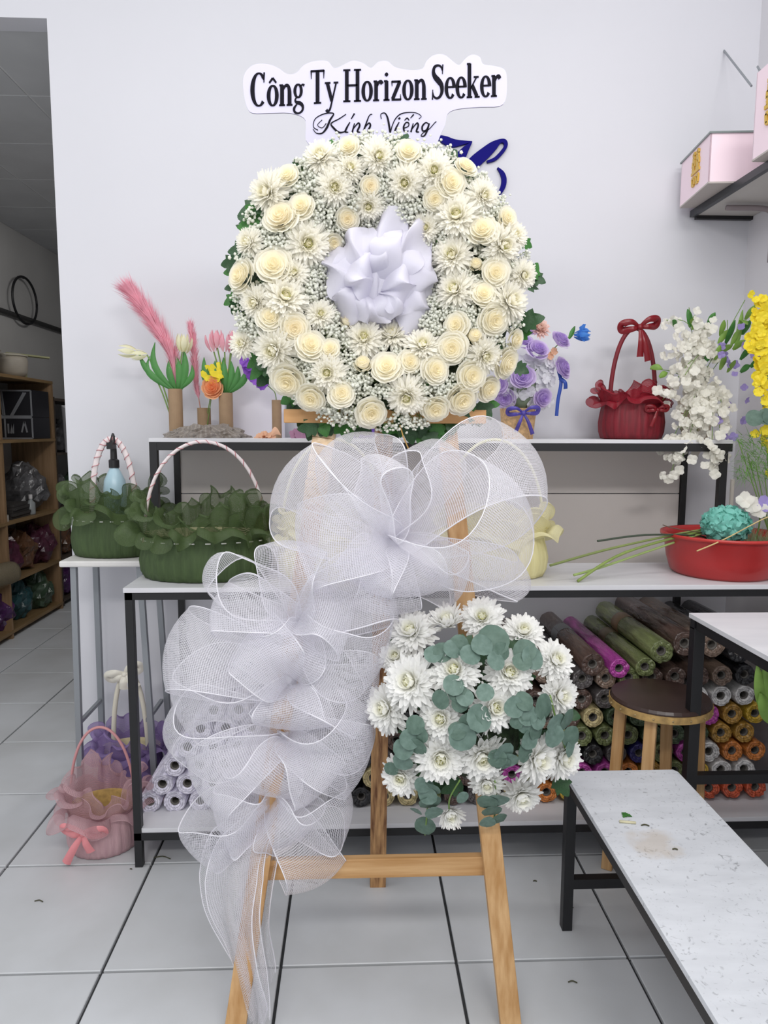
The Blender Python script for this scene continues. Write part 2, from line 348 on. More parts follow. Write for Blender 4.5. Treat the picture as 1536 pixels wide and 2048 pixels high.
def happiness(o, ux, uy, n, size, parent, m):
    """double-happiness sign as raised strokes: o centre, ux right, uy up, n outward"""
    S = []
    for cx in (-.5, .5):
        S += [((cx-.36, .86), (cx+.36, .86)), ((cx, 1.0), (cx, .66)), ((cx-.28, .66), (cx+.28, .66)),
              ((cx-.26, .5), (cx+.26, .5)), ((cx-.26, .5), (cx-.26, .22)), ((cx+.26, .5), (cx+.26, .22)), ((cx-.26, .22), (cx+.26, .22)),
              ((cx-.18, .14), (cx-.1, -.04)), ((cx+.18, .14), (cx+.1, -.04)),
              ((cx-.28, -.36), (cx+.28, -.36)), ((cx-.28, -.36), (cx-.24, -.74)), ((cx+.28, -.36), (cx+.24, -.74)), ((cx-.26, -.74), (cx+.26, -.74))]
    S += [((-.95, -.1), (.95, -.1))]
    mb = MB()
    for (x0, y0), (x1, y1) in S:
        q = lambda x, y: o+ux*(x*size*.62*(1-.18*abs(y)))+uy*(y*size)+n*.003
        mb.bar(q(x0, y0), q(x1, y1), size*.15, .006, uy if abs(x1-x0) > abs(y1-y0) else ux)
    return mb.build('double_happiness_sign', m, parent)
gold = mat('gold_print', '#d6b048', .35, metal=.3)
pink_box = mat('pink_card', '#f3dde6', .6)
def gift_box(cx, cy, lx, ly, hz, rz, label, lid, off=-.02, sgs=.42):
    t = thing('gift_box', (cx, cy, WZ+.006), label, 'box', 'pink boxes on the wall shelf')
    R = Matrix.Rotation(rz, 3, 'Z'); z0 = WZ+.0065
    MB().box((cx, cy, z0+.003), (lx, ly, .006), rz).build('base', mat('shaded_box_base', '#b8b0ab', .7), t)  # grey puts the shade on the box underside into the colour
    for sx, sy, dx, dy in ((-1, 0, .005, ly), (1, 0, .005, ly), (0, -1, lx, .005), (0, 1, lx, .005)):
        c = R @ Vector((sx*(lx/2-.0025), sy*(ly/2-.0025), 0)); MB().box((cx+c.x, cy+c.y, z0+.006+hz/2), (dx, dy, hz), rz).build('side', pink_box, t)
    if lid:
        MB().box((cx, cy, z0+hz+.009), (lx+.012, ly+.012, .006), rz).build('lid', mat('clear_lid', '#7f8a88', .15), t)
    c = Vector((cx, cy, z0+hz*.55)) + R @ Vector((-lx/2, off, 0))
    happiness(c, R @ Vector((0, -1, 0)), Vector((0, 0, 1)), R @ Vector((-1, 0, 0)), hz*sgs, t, gold)
gift_box(1.465, 2.85, .27, .30, .17, -.10, 'pink gift box with gold double-happiness sign, farther along the wall shelf', True)
gift_box(1.49, 2.33, .26, .34, .28, .0, 'taller pink gift box with gold sign at the right picture edge', False, .055, .30)
hk = thing('wall_hook', (RX-.001, 2.55, 2.85), 'thin grey wire hooks on the right wall above the boxes', 'hook')
for (x, y, X2, Y2) in ((1515, 133, 1536, 170), (1503, 172, 1517, 190)):
    a = at(x, y, 2.75); b_ = at(X2, Y2, 2.68); a = Vector((a.x, a.y, a.z)); d = (Vector((b_.x, b_.y, b_.z))-a).normalized(); L = (RX-a.x)/d.x
    MB().cyl(a, a+d*L, .004, n=6).build('wire', steel, hk)
# ------------------------------------------------------------------ flower meshes (unit radius, axis +Z)
def rose_mb(seed, n=26, openness=1.0):
    R = random.Random(seed); mb = MB()
    for k in range(n):
        t = k/(n-1); ang = k*2.3999+R.uniform(-.2, .2)
        rad = .10+.86*t**.85*openness; hh = 1.0-.30*t**1.4; spread = 1.25-.42*t; curl = .02+.22*t*t*openness; dz = R.uniform(-.03, .03); z0 = .62 if t < .45 else (.4 if t < .75 else 0.)
        low = .0 if t < .5 else .05
        def fn(u, v, z0=z0, ang=ang, rad=rad, hh=hh, spread=spread, curl=curl, dz=dz, t=t):
            s = u*2-1; vv = v*(1-.22*s*s*s*s-.06*s*s); th = ang+s*spread*(.45+.55*math.sin(min(1, vv*1.3)*PI/2))
            r = rad*(.34+.66*math.sin(min(1, vv*1.15)*PI/2)); z = hh*(z0+(1-z0)*vv)-.15*t*vv
            if vv > .7: q = (vv-.7)/.3; r += curl*q*q*.55; z -= curl*q*q*.5
            r *= 1+.03*math.sin(th*5+k)
            return (r*math.cos(th), r*math.sin(th), z+dz-.1)
        mb.grid(fn, 6, 6)
    mb.ball((0, 0, .42), .42, 14, 6, .55); return mb
def mum_mb(seed, layers, per, wid, inner=.16, droop=.1, e0=78, e1=4, cup=.25):
    R = random.Random(seed); mb = MB()
    for i in range(layers):
        t = i/(layers-1); el = math.radians(lerp(e0, e1, t**.8)); ln = lerp(.42, 1.0, t**.75)
        m = int(per*(.55+.45*t))
        for k in range(m):
            a = 2*PI*(k+.5*(i % 2))/m+R.uniform(-.12, .12); e = el+R.uniform(-.12, .12); L = ln*R.uniform(.86, 1.08); w = wid*R.uniform(.85, 1.15)
            ca, sa = math.cos(a), math.sin(a); bend = cup*(1-t*.7)+R.uniform(-.15, .15); tw = R.uniform(-.4, .4)
            vs = []
            NS = 4
            for s in range(NS+1):
                q = s/NS; ee = e+bend*(q-.5)*1.6; rr = inner*.5+L*q*math.cos(ee if q > .01 else e)*.95; z = L*q*math.sin(e+bend*(q-.4))
                z += .05*(1-t)
                ww = w*(.45+.9*math.sin(PI*min(1, q*.62+.16)))*(1 if s < NS else .45)
                for j in (-1, 0, 1):
                    off = j*ww/2; zz = z+(abs(j)*ww*.30)+j*tw*ww*.4*q
                    vs.append((rr*ca-off*sa, rr*sa+off*ca, zz))
            mb.add(vs, [(s*3+j, s*3+j+1, (s+1)*3+j+1, (s+1)*3+j) for s in range(NS) for j in (0, 1)])
    return mb
cream = petal_mat('cream_petals', '#fffcf0', '#fff7dc', .1, .7, .45)
cream_y = petal_mat('yellow_cream_petals', '#fffcf0', '#fef4d8', .05, .8, .45)
white_mum = petal_mat('white_mum_petals', '#fffffd', '#fefdee', .05, .35, .45)
ivory_mum = petal_mat('ivory_mum_petals', '#fffdf5', '#fefae6', .05, .35, .45)
ROSES = [rose_mb(s).mesh('rose', cream) for s in (1, 2, 3)]+[rose_mb(4).mesh('rose', cream_y)]
BUD = rose_mb(7, 14, .62).mesh('rose_bud', cream)
MUM_F = [mum_mb(s, 8, 32, .115, droop=.1, e0=84, e1=-16).mesh('chrysanthemum', ivory_mum) for s in (11, 12, 13)]
MUM_B = [mum_mb(s, 7, 26, .165, e0=80, e1=-10, cup=.3).mesh('chrysanthemum', white_mum) for s in (21, 22, 23)]
MUM_S = mum_mb(29, 7, 26, .12, e0=85, e1=35, cup=.5).mesh('chrysanthemum', white_mum)
cm = MB()
_R = random.Random(5)
for k in range(46):
    a = k*2.4; r = .165*math.sqrt(k/46); cm.ball((r*math.cos(a), r*math.sin(a), .30+.05*(1-k/46)), .022, 5, 3, 1.8)
CENTRE = cm.mesh('flower_centre', mat('mum_centre', '#f6f5b4', .7, trans=.4))
def leaf_mb(pts, fold=.15, curve=.2, n=None):
    """outline half (x>=0) from base (0,0) to tip (0,1): fan across the midrib"""
    mb = MB(); m = len(pts); vs = []
    for i, (x, y) in enumerate(pts):
        for j in (-1, -.5, 0, .5, 1): vs.append((x*j, y, abs(j)*x*fold-curve*y*y*.5+.02*math.sin(9*y+3*j)))
    mb.add(vs, [(i*5+j, i*5+j+1, (i+1)*5+j+1, (i+1)*5+j) for i in range(m-1) for j in range(4)])
    return mb
ivy = [(.01, 0), (.3, .05), (.5, .2), (.36, .34), (.42, .42), (.46, .6), (.26, .62), (.2, .8), (.08, .95), (.0, 1)]
LEAF_IVY = leaf_mb(ivy).mesh('leaf', dark_leaf)
LEAF_IVY2 = leaf_mb(ivy, .1, .5).mesh('leaf', green_leaf)
rnd = [(.02, 0), (.3, .1), (.46, .3), (.5, .5), (.44, .72), (.28, .92), (.1, 1), (.0, 1.02)]
euc_m = mat('eucalyptus_green', '#758e84', .6, col2='#5c756a', scale=3, trans=.15)
euc_d = mat('eucalyptus_dark', '#678074', .6, col2='#50695c', scale=3, trans=.15)
LEAF_EUC = [leaf_mb(rnd, .12, .15).mesh('leaf', euc_m), leaf_mb(rnd, -.08, .3).mesh('leaf', euc_d)]
lance = [(.01, 0), (.1, .1), (.17, .3), (.18, .5), (.13, .75), (.06, .92), (0, 1)]
LEAF_LANCE = leaf_mb(lance, .3, .3).mesh('leaf', green_leaf)
LIGHT_LEAF = mat('light_leaf', '#86ac50', .5, var=.2, scale=20, trans=.3)
LEAF_LIGHT = leaf_mb([(x*1.5, y) for x, y in lance], .2, .3).mesh('leaf', LIGHT_LEAF)
def mum(mesh, loc, n, r, parent, spin):
    o = link('chrysanthemum', mesh, parent, orient(loc, n, spin, r)); link('flower_centre', CENTRE, o, orient(loc, n, spin, r)); return o

# ------------------------------------------------------------------ wooden easel
ea = thing('wooden_easel', (.05, 1.85, 0), 'tall pine tripod easel carrying the flower wreath', 'easel')
pine_d = wood_mat('pine_dark_grain', '#d3a570', '#74492a', 'Z', 1.6)
HY, HZ, FY = 1.985, 1.86, 1.615
def lean(z): return FY+(HY-FY)*z/HZ
def legx(s, z):    # centre of the front leg at height z
    return lerp(.392, .212, z/HZ) if s > 0 else lerp(-.302, -.026, z/HZ)
for s in (-1, 1):
    MB().bar((legx(s, 0), FY, 0), (legx(s, HZ), HY, HZ), .052, .026).build('front_leg', pine, ea, bevel=.002)
MB().bar((.074, 2.195, 0), (.085, HY+.045, HZ), .052, .03).build('rear_leg', pine_d, ea, bevel=.002)
MB().bar((legx(-1, .38), lean(.38)+.024, .38), (legx(1, .38), lean(.38)+.024, .38), .022, .052, (0, 1, 0)).build('crossbar', pine_x, ea, bevel=.002)
zl = 1.535
MB().bar((-.185, lean(zl)-.035, zl), (.345, lean(zl)-.035, zl), .034, .036, (0, 1, 0)).build('ledge', wood_mat('pine_ledge', '#cfa06c', '#b98a58', 'X'), ea, bevel=.002)
MB().bar((-.05, HY+.02, HZ-.03), (.235, HY+.02, HZ-.03), .03, .06, (0, 1, 0)).build('head_block', pine_x, ea, bevel=.002)
tape = net_mat('clear_tape', '#dcbf9a', .012, .3, .45)
mb = MB()
for k in range(9):
    z = 1.30+k*.022; mb.bar((legx(-1, z), lean(z), z), (legx(-1, z+.02), lean(z+.02), z+.02), .057+.002*(k % 3), .031+.002*(k % 2))
mb.build('tape_wrap', mat('shiny_tape', '#d8bb97', .12, var=.15, scale=60, bump=.4, bscale=90), ea)

# ------------------------------------------------------------------ funeral wreath
WC = at(762, 563, 1.88)
wr = thing('flower_wreath', (WC.x, 1.88, 1.5), 'round white wreath of roses and chrysanthemums on the easel', 'wreath')
RIN, ROUT = .13, .395
def wy(r):
    q = max(-1, min(1, (r-.262)/.155)); return 1.905-.10*math.sqrt(max(0, 1-q*q))
def on_wreath(x, y, lift=0.):
    Y = 1.86
    for _ in range(3):
        p = at(x, y, Y); d = Vector((p.x-WC.x, 0, p.z-WC.z)); Y = wy(d.length)-lift
    p = at(x, y, Y); d = Vector((p.x-WC.x, 0, p.z-WC.z)); r = d.length
    q = max(-1, min(1, (r-.262)/.16)); n = (Vector((0, -1, 0))+d.normalized()*q*.95).normalized()
    return p, n, r
mb = MB()
def ring(u, v):
    a = 2*PI*u; b_ = 2*PI*v; r = .258+.108*math.cos(b_); k = 1+.03*math.sin(a*23)*math.cos(b_*3)
    return (WC.x+r*k*math.cos(a), 1.925+.075*math.sin(b_), WC.z+r*k*math.sin(a))
mb.grid(ring, 72, 14).build('moss_ring', mat('moss_green', '#27361f', .9, var=.5, scale=60, bump=.8, bscale=120), wr, smooth=True)
R = random.Random(3)
RO = [(697,293,20),(575,351,21),(603,412,23),(561,433,30),(740,372,18),(695,438,20),(547,531,33),(482,552,29),(667,486,17),
 (817,302,22),(932,333,20),(902,366,26),(869,397,20),(965,459,28),(1014,436,20),(991,545,25),(967,588,24),
 (540,635,24),(589,656,27),(620,691,29),(575,762,32),(622,796,27),(683,787,25),(742,825,29),(774,735,29),(660,698,19),
 (820,724,22),(871,740,26),(904,696,28),(913,649,23),(988,640,29),(1031,680,20),(1012,726,30),(942,752,29),(977,778,25),(923,799,31),(871,818,26)]
BU = [(952,531,15),(726,731,19),(692,647,16),(946,675,19)]
MU = [(641,311,32),(533,384,38),(757,312,32),(669,374,34),(737,412,28),(615,487,42),(496,484,28),(810,365,34),(869,341,34),(967,391,30),(913,430,42),
 (1007,491,38),(904,510,38),(1047,550,27),(909,578,38),(510,605,32),(571,593,42),(641,628,27),(547,701,42),(655,745,36),(728,675,37),(484,687,27),
 (1021,602,40),(845,689,34),(970,712,34),(813,794,38),(784,668,32),(700,335,26),(850,455,28),(588,545,26),(1030,470,26)]
taken = []
px = 1.82/1418.5
for i, (x, y, r) in enumerate(RO):
    p, n, rr = on_wreath(x, y, .022); n = (n+Vector((R.uniform(-.3, .3), 0, R.uniform(-.3, .3)))).normalized()
    s = r*px*1.10; link('rose', ROSES[3] if i in (3, 5, 18, 4, 10) else ROSES[i % 3], wr, orient(p-n*s*.35+Vector((0, .0, 0)), n, R.uniform(0, 6), s*1.06, s*.95)); taken.append((x, y, r*.9))
for x, y, r in BU:
    p, n, rr = on_wreath(x, y, .012); n = (n+Vector((R.uniform(-.6, .6), 0, R.uniform(.1, .7)))).normalized(); s = r*px*1.5
    link('rose_bud', BUD, wr, orient(p-n*s*.3, n, R.uniform(0, 6), s, s*1.2)); taken.append((x, y, r*.9))
for i, (x, y, r) in enumerate(MU):
    p, n, rr = on_wreath(x, y, .018); n = (n+Vector((R.uniform(-.3, .3), 0, R.uniform(-.3, .3)))).normalized(); s = r*px*1.22
    mum(MUM_F[i % 3], p-n*s*.15, n, s, wr, R.uniform(0, 6)); taken.append((x, y, r*.88))
# baby's breath: countless tiny balls
mb = MB(); stems = MB(); cnt = 0
def oct_ball(m, c, r):
    a, b_ = R.uniform(0, 6), R.uniform(.7, 1.2); c = Vector(c); vs = []
    for k in range(5): vs.append(c+Vector((r*math.cos(a+k*PI*.4), -r*.25, r*math.sin(a+k*PI*.4)*b_)))
    vs += [c+Vector((0, -r*1.0, 0)), c+Vector((0, r*1.1, 0))]
    m.add(vs, [(k, (k+1) % 5, 5) for k in range(5)]+[((k+1) % 5, k, 6) for k in range(5)])
while cnt < 700:
    a = R.uniform(0, 2*PI); r = R.uniform(.135, .378); x = 762+r*math.cos(a)/px; y = 563-r*math.sin(a)/px
    if any((x-tx)**2+(y-ty)**2 < (tr+6)**2 for tx, ty, tr in taken): continue
    p, n, rr = on_wreath(x, y, R.uniform(-.012, .016)); cnt += 1
    base = p-n*.05
    for k in range(R.randint(9, 15)):
        q = p+Vector((R.gauss(0, .0085), R.uniform(-.012, .01), R.gauss(0, .0085))); oct_ball(mb, q, R.uniform(.003, .0052))
        if k % 4 == 0: stems.tube([base, q], .0007, 3, False)
mb.build('babys_breath', mat('babys_breath_white', '#f8f9f0', .7, trans=.35), wr, smooth=True, kind='stuff')
stems.build('babys_breath_stems', mat('fine_stem', '#8aa067', .7), wr, kind='stuff')
# ivy-like foliage at the rim and between the blooms
LV = [(663,293,18),(597,329,12),(806,280,20),(798,292,16),(905,310,14),(505,416,24),(515,432,26),(490,425,20),(480,440,14),(497,450,18),(468,515,22),(478,500,18),(462,530,18),(456,520,16),
 (465,568,16),(455,590,14),(466,610,12),(596,455,18),(1074,538,16),(1068,560,20),(1078,555,14),(1060,480,12),(1048,636,20),(1062,640,22),(1052,658,20),(1066,632,18),
 (505,697,22),(520,725,28),(528,745,24),(538,730,22),(512,715,20),(590,800,26),(598,815,22),(580,790,20),(612,830,24),(628,850,26),(640,835,28),(655,845,30),(668,835,26),(645,822,22),(620,855,18),
 (700,755,16),(690,850,26),(720,850,24),(780,850,26),(800,845,28),(820,850,30),(838,858,26),(850,868,22),(829,838,24),(860,852,22),(888,850,24),(893,835,20),(908,838,26),(930,825,22),(946,828,20),(965,818,20),(975,808,18),(950,835,18),
 (860,880,18),(876,860,16),(1035,740,14),(700,610,12),(610,668,12),(655,775,14),(770,785,14),(850,775,14),(885,770,13),(955,690,12),(880,480,12),(950,640,14),(1000,690,12),(540,560,12),(520,568,14),(605,520,12)]
for i, (x, y, s) in enumerate(LV):
    p, n, rr = on_wreath(x, y, -.004); d = Vector((p.x-WC.x, 0, p.z-WC.z))
    if rr > .36: p.y = 1.90+R.uniform(-.03, .02)
    n = (Vector((R.uniform(-.5, .5), -1, R.uniform(-.2, .7)))).normalized(); m = orient(p, n, 0, 1)
    out = d.normalized()+Vector((R.uniform(-.8, .8), 0, R.uniform(-.8, .8))); out = (out-n*out.dot(n)).normalized()
    X = out.cross(n); M_ = Matrix(((X.x, out.x, n.x, p.x), (X.y, out.y, n.y, p.y), (X.z, out.z, n.z, p.z), (0, 0, 0, 1)))
    L = s*px*(2.3 if rr > .33 else 1.6)
    link('leaf', LEAF_IVY if i % 3 else LEAF_IVY2, wr, M_ @ Matrix.Translation((0, -L*.4, 0)) @ Matrix.Diagonal((L, L, L, 1)))
# crumpled fabric in the centre
tis = mat('white_fabric', '#e6e4f0', .7, var=.03, scale=8, trans=.3)
mb = MB()
def disc(u, v):
    a = 2*PI*u; r = .150*v; z = noise.noise(Vector((r*math.cos(a)*14, r*math.sin(a)*14, 3)))
    return (WC.x+.004+r*math.cos(a), 1.86+.012*z+.015*v, WC.z+.022+r*math.sin(a)*1.05)
mb.grid(disc, 36, 6).build('fabric_base', tis, wr)
SH = [((745,610),(800,418),.11,.05,0),((775,560),(856,458),.10,.07,1),((770,570),(872,560),.10,.05,2),((790,610),(858,632),.09,.045,3),((740,560),(722,462),.12,.055,4),((730,580),(655,512),.10,.05,5),((735,590),(664,600),.11,.045,6),
      ((740,600),(712,642),.10,.06,7),((760,590),(785,645),.09,.06,8),((770,570),(815,470),.09,.085,9),((745,570),(690,555),.08,.085,10),((765,575),(830,600),.08,.085,11),((755,560),(770,500),.08,.07,12)]
for (a, b_, wd, lift, sd) in SH:
    Rr = random.Random(sd+40); A = at(*a, 1.84); B = at(*b_, 1.845); D = B-A; W = Vector((0, 1, 0)).cross(D).normalized(); f1, f2 = Rr.uniform(.25, .45), Rr.uniform(.6, .85); g1, g2 = Rr.uniform(.02, .045), Rr.uniform(-.03, .03)
    def sheet(u, v, A=A, D=D, W=W, wd=wd, lift=lift, f1=f1, f2=f2, g1=g1, g2=g2):
        s = u-.5; wv = wd*(.35+1.0*math.sin(PI*min(.82, .12+v*.8)))
        y = -lift*math.sin(PI*(.15+.75*v))-g1*max(0, 1-abs(u-f1)/.22)*(.3+v)+g2*max(0, 1-abs(u-f2)/.2)*(.3+v)+.015*(abs(s)*2)**2
        k = .012*math.sin(9*u+5*v+f1*30)
        return A+D*v*(1-.25*abs(s))+W*(s*wv+k)+Vector((0, y, 0))
    MB().grid(sheet, 16, 12).build('fabric_fold', tis, wr, smooth=True)
# the leaves and plain bits of the easel tie
MB().tube([at(800, 850, 1.83), at(806, 872, 1.825), at(818, 900, 1.82)], .0018, 5).build('wire_stem', mat('dry_stem', '#b08a4a', .7), wr)

# ------------------------------------------------------------------ chrysanthemum and eucalyptus spray on the easel
SB = at(950, 1440, 1.72)
bq = thing('flower_spray', (SB.x, 1.72, SB.z-.3), 'white chrysanthemum and eucalyptus spray tied low on the easel', 'flowers')
MB().ball((SB.x, 1.735, SB.z-.0), .135, 18, 12, 1.1).build('foam_ball', mat('moss_green', '#27361f'), bq, smooth=True)
px2 = 1.66/1418.5
def on_spray(x, y, lift=0):
    p = at(x, y, 1.66); d = Vector((p.x-SB.x, 0, p.z-SB.z)); r = min(1, d.length/.27); Y = 1.76-.15*math.sqrt(max(0, 1-r*r))-lift
    p = at(x, y, Y); n = (Vector((0, -1, .12))+d*3.0).normalized(); return p, n
BM = [(826,1266,47),(965,1237,42),(1046,1266,40),(1107,1322,40),(1115,1390,41),(824,1365,52),(775,1417,46),(911,1341,46),(1017,1347,45),(985,1416,43),(884,1437,43),(881,1513,48),(963,1509,48),(1069,1517,46),(1121,1513,44),(803,1552,38),(974,1562,34),(793,1315,34),(1041,1587,40)]
for i, (x, y, r) in enumerate(BM):
    p, n = on_spray(x, y, .012*(i % 2)); n = (n+Vector((R.uniform(-.25, .25), 0, R.uniform(-.2, .3)))).normalized(); s = r*px2*1.22
    mum(MUM_B[i % 3], p, n, s, bq, R.uniform(0, 6))
for x, y, r, n in ((897, 1250, 38, (-.3, -.5, .9)), (899, 1622, 30, (.1, -1, -.2))):
    p, _ = on_spray(x, y); mum(MUM_S, p, n, r*px2*1.3, bq, 1.0)
EU = [(867,1308,20),(885,1303,22),(905,1298,20),(918,1288,20),(940,1310,22),(986,1281,34),(965,1290,24),(1004,1303,20),(992,1322,20),(1050,1300,24),(1065,1315,26),(1046,1322,20),
 (907,1370,22),(915,1385,20),(930,1395,18),(921,1408,18),(958,1436,28),(940,1450,24),(925,1475,28),(915,1462,18),(1029,1414,22),(1050,1402,20),(1055,1430,22),(1034,1445,14),(1052,1453,16),(1075,1462,20),(1060,1478,22),(1053,1505,22),
 (1112,1448,24),(1138,1440,24),(1108,1472,24),(1145,1475,24),(1140,1498,18),(830,1450,20),(806,1498,22),(833,1495,20),(820,1478,22),(840,1470,18),(806,1524,22),(782,1539,16),(1008,1503,22),(995,1518,20),(1020,1520,18),(1005,1530,18),
 (848,1570,20),(862,1580,20),(855,1590,22),(860,1608,24),(868,1625,20),(850,1655,24),(832,1622,14),(975,1608,22),(996,1600,24),(985,1625,22),(975,1645,18),(1000,1640,18),(925,1595,14),(1090,1415,26),(1075,1440,20),(880,1400,20),(970,1385,18)]
for i, (x, y, s) in enumerate(EU):
    p, n = on_spray(x, y, .05); n = (n+Vector((R.uniform(-.35, .35), 0, R.uniform(-.3, .3)))).normalized()
    out = Vector((R.uniform(-1, 1), 0, R.uniform(-1, 1))); out = (out-n*out.dot(n)).normalized(); X = out.cross(n); L = s*px2*2.0
    M_ = Matrix(((X.x, out.x, n.x, p.x), (X.y, out.y, n.y, p.y), (X.z, out.z, n.z, p.z), (0, 0, 0, 1)))
    link('eucalyptus_leaf', LEAF_EUC[i % 2], bq, M_ @ Matrix.Translation((0, -L*.5, 0)) @ Matrix.Diagonal((L, L, L, 1)))
for path in ([(850,1540),(856,1590),(850,1670)], [(990,1560),(992,1610),(985,1650)], [(1100,1390),(1115,1450),(1135,1510)], [(1050,1390),(1056,1450),(1053,1520)], [(915,1350),(915,1390),(928,1420)], [(840,1440),(825,1490),(790,1545)], [(920,1560),(900,1595),(898,1620)]):
    MB().tube(spline([on_spray(x, y, .02)[0] for x, y in path], 5), .0022, 5).build('stem', stem_green, bq, smooth=True)
for k in range(40):
    x, y = R.uniform(790, 1120), R.uniform(1290, 1570); p, n = on_spray(x, y, -.03); out = Vector((R.uniform(-1, 1), -.2, R.uniform(-1, 1))).normalized(); X = out.cross(n).normalized(); n2 = X.cross(out)
    M_ = Matrix(((X.x, out.x, n2.x, p.x), (X.y, out.y, n2.y, p.y), (X.z, out.z, n2.z, p.z), (0, 0, 0, 1))); link('leaf', LEAF_IVY, bq, M_ @ Matrix.Diagonal((.06, .06, .06, 1)))
# ------------------------------------------------------------------ white net ribbon bow
net = net_mat('white_net', '#f3f2f8', .0042, .23, .10, .5)
cordm = mat('white_cord', '#f6f5fa', .5, trans=.3)
KB = at(790, 1080, 1.80)
bow = thing('net_ribbon_bow', (KB.x, 1.8, KB.z), 'big white net ribbon bow with looped tail hanging down the easel', 'bow')
def net_strip(fn, nu, nv, w, length, name='ribbon_loop', cords=True):
    o = MB().grid(fn, nu, nv, lambda u, v: (u*length, v*w)).build(name, net, bow, smooth=True)
    if cords:
        for v in (0., 1.): MB().tube([fn(i/nu, v) for i in range(nu+1)], .0015, 5).build('edge_cord', cordm, o, smooth=True)
    return o
RB = random.Random(9)
def loop(P, T, w=.2, phi=40, B=.07, Y0=1.80, Y1=1.74, ruf=.018):
    P = at(*P, Y0); T = at(*T, Y1); d = T-P; L = d.length; d.normalize()
    view = Vector((0, -1, 0)); view = (view-d*view.dot(d)).normalized(); perp = d.cross(view); ph = math.radians(phi)
    a = perp*math.cos(ph)+view*math.sin(ph); n = view*math.cos(ph)-perp*math.sin(ph); p1, p2 = RB.uniform(0, 6), RB.uniform(0, 6)
    def fn(u, v):
        s = v-.5; t = 2*PI*u; sn = math.sin(PI*u)
        c = P+d*(L*(1-math.cos(t))/2*(1-.10*(2*s)**2))+n*(B*2.0*math.sin(t)*(sn**.8)*.8)
        ww = w*(.10+.90*max(0, sn)**.65)
        return c+a*(s*ww)+n*(ruf*math.sin(3*t+p1)*s*2*sn)+d*(ruf*.8*math.sin(2*t+p2)*s*2*sn)
    net_strip(fn, 44, 8, w, L*2.3)
K1 = (790, 1085)
loop(K1, (556, 955), .24, 20, .07, Y1=1.72)
loop(K1, (690, 868), .20, -25, .06, 1.82, 1.80)
loop(K1, (752, 910), .13, 55, .035, 1.78, 1.70)
loop(K1, (1052, 1010), .26, -38, .11, 1.78, 1.64)
loop(K1, (1075, 905), .26, 35, .10, 1.82, 1.78)
loop(K1, (880, 880), .17, -60, .05, 1.82, 1.78)
loop(K1, (1062, 1170), .12, 25, .04, 1.82, 1.79)
loop(K1, (930, 1178), .14, -30, .05, 1.81, 1.76)
loop((775, 1090), (600, 1090), .22, -20, .08, 1.79, 1.70)
loop((760, 1080), (770, 1230), .17, 10, .05, 1.80, 1.77)
K2 = (600, 1245)
loop((610, 1250), (560, 1330), .17, 12, .05, 1.75, 1.69)
loop((585, 1370), (590, 1460), .18, -10, .05, 1.74, 1.68)
loop((570, 1480), (510, 1585), .18, 14, .05, 1.73, 1.68)
loop((795, 1090), (840, 1190), .15, 18, .05, 1.78, 1.72)
loop((790, 1085), (720, 1170), .16, -15, .05, 1.77, 1.70)
loop(K2, (412, 1128), .13, 62, .055, 1.78, 1.74)
loop(K2, (580, 1085), .16, 15, .05, 1.77, 1.71)
loop(K2, (425, 1205), .15, -30, .06, 1.77, 1.72)
loop(K2, (775, 1160), .20, 25, .06, 1.79, 1.76)
loop(K2, (765, 1330), .20, -20, .07, 1.77, 1.71)
loop(K2, (690, 1240), .16, 50, .05, 1.76, 1.69)
K3 = (580, 1365)
loop(K3, (330, 1290), .21, -28, .08, 1.77, 1.74)
loop(K3, (345, 1400), .17, 30, .07, 1.77, 1.75)
loop(K3, (750, 1400), .20, 30, .07, 1.77, 1.72)
loop(K3, (500, 1280), .17, -15, .06, 1.75, 1.68)
K4 = (565, 1475)
loop(K4, (326, 1455), .17, 24, .07, 1.76, 1.73)
loop(K4, (738, 1440), .17, -25, .07, 1.76, 1.71)
loop(K4, (735, 1530), .19, 22, .07, 1.76, 1.71)
loop(K4, (400, 1590), .19, -28, .07, 1.75, 1.70)
loop(K4, (640, 1590), .15, 40, .05, 1.74, 1.68)
K5 = (545, 1605)
loop(K5, (430, 1640), .16, 10, .05, 1.73, 1.67)
loop(K5, (600, 1680), .17, -12, .05, 1.72, 1.67)
loop(K5, (705, 1625), .15, -20, .06, 1.74, 1.70)
loop(K5, (372, 1690), .14, 30, .05, 1.73, 1.70)
loop(K5, (640, 1770), .16, 28, .05, 1.73, 1.69)
def strip(pts, ws, tw, name, sdir=(1, 0, 0)):
    C = spline([at(x, y, Y) for x, y, Y in pts], 8); N = len(C); A = Vector(sdir)
    def fn(u, v):
        f = u*(N-1); i = min(int(f), N-2); c = C[i].lerp(C[i+1], f-i); g = u*(len(ws)-1); j = min(int(g), len(ws)-2); w_ = lerp(ws[j], ws[j+1], g-j)
        a = tw[0]+(tw[1]-tw[0])*u; s = v-.5
        return c+Vector((math.cos(a), -math.sin(a), 0))*(s*w_)+Vector((0, .02*math.sin(12*s+9*u), 0))
    net_strip(fn, 40, 8, max(ws), sum((C[i+1]-C[i]).length for i in range(N-1)), name)
strip([(785, 1090, 1.78), (700, 1150, 1.74), (610, 1235, 1.75)], [.05, .20, .05], (.3, -.3), 'ribbon_band')
strip([(600, 1245, 1.76), (575, 1300, 1.73), (580, 1365, 1.75)], [.05, .14, .05], (.2, -.2), 'ribbon_band')
strip([(580, 1365, 1.75), (560, 1420, 1.72), (565, 1475, 1.74)], [.05, .15, .05], (.2, -.2), 'ribbon_band')
strip([(565, 1475, 1.74), (540, 1540, 1.71), (545, 1605, 1.73)], [.05, .15, .05], (.2, -.2), 'ribbon_band')
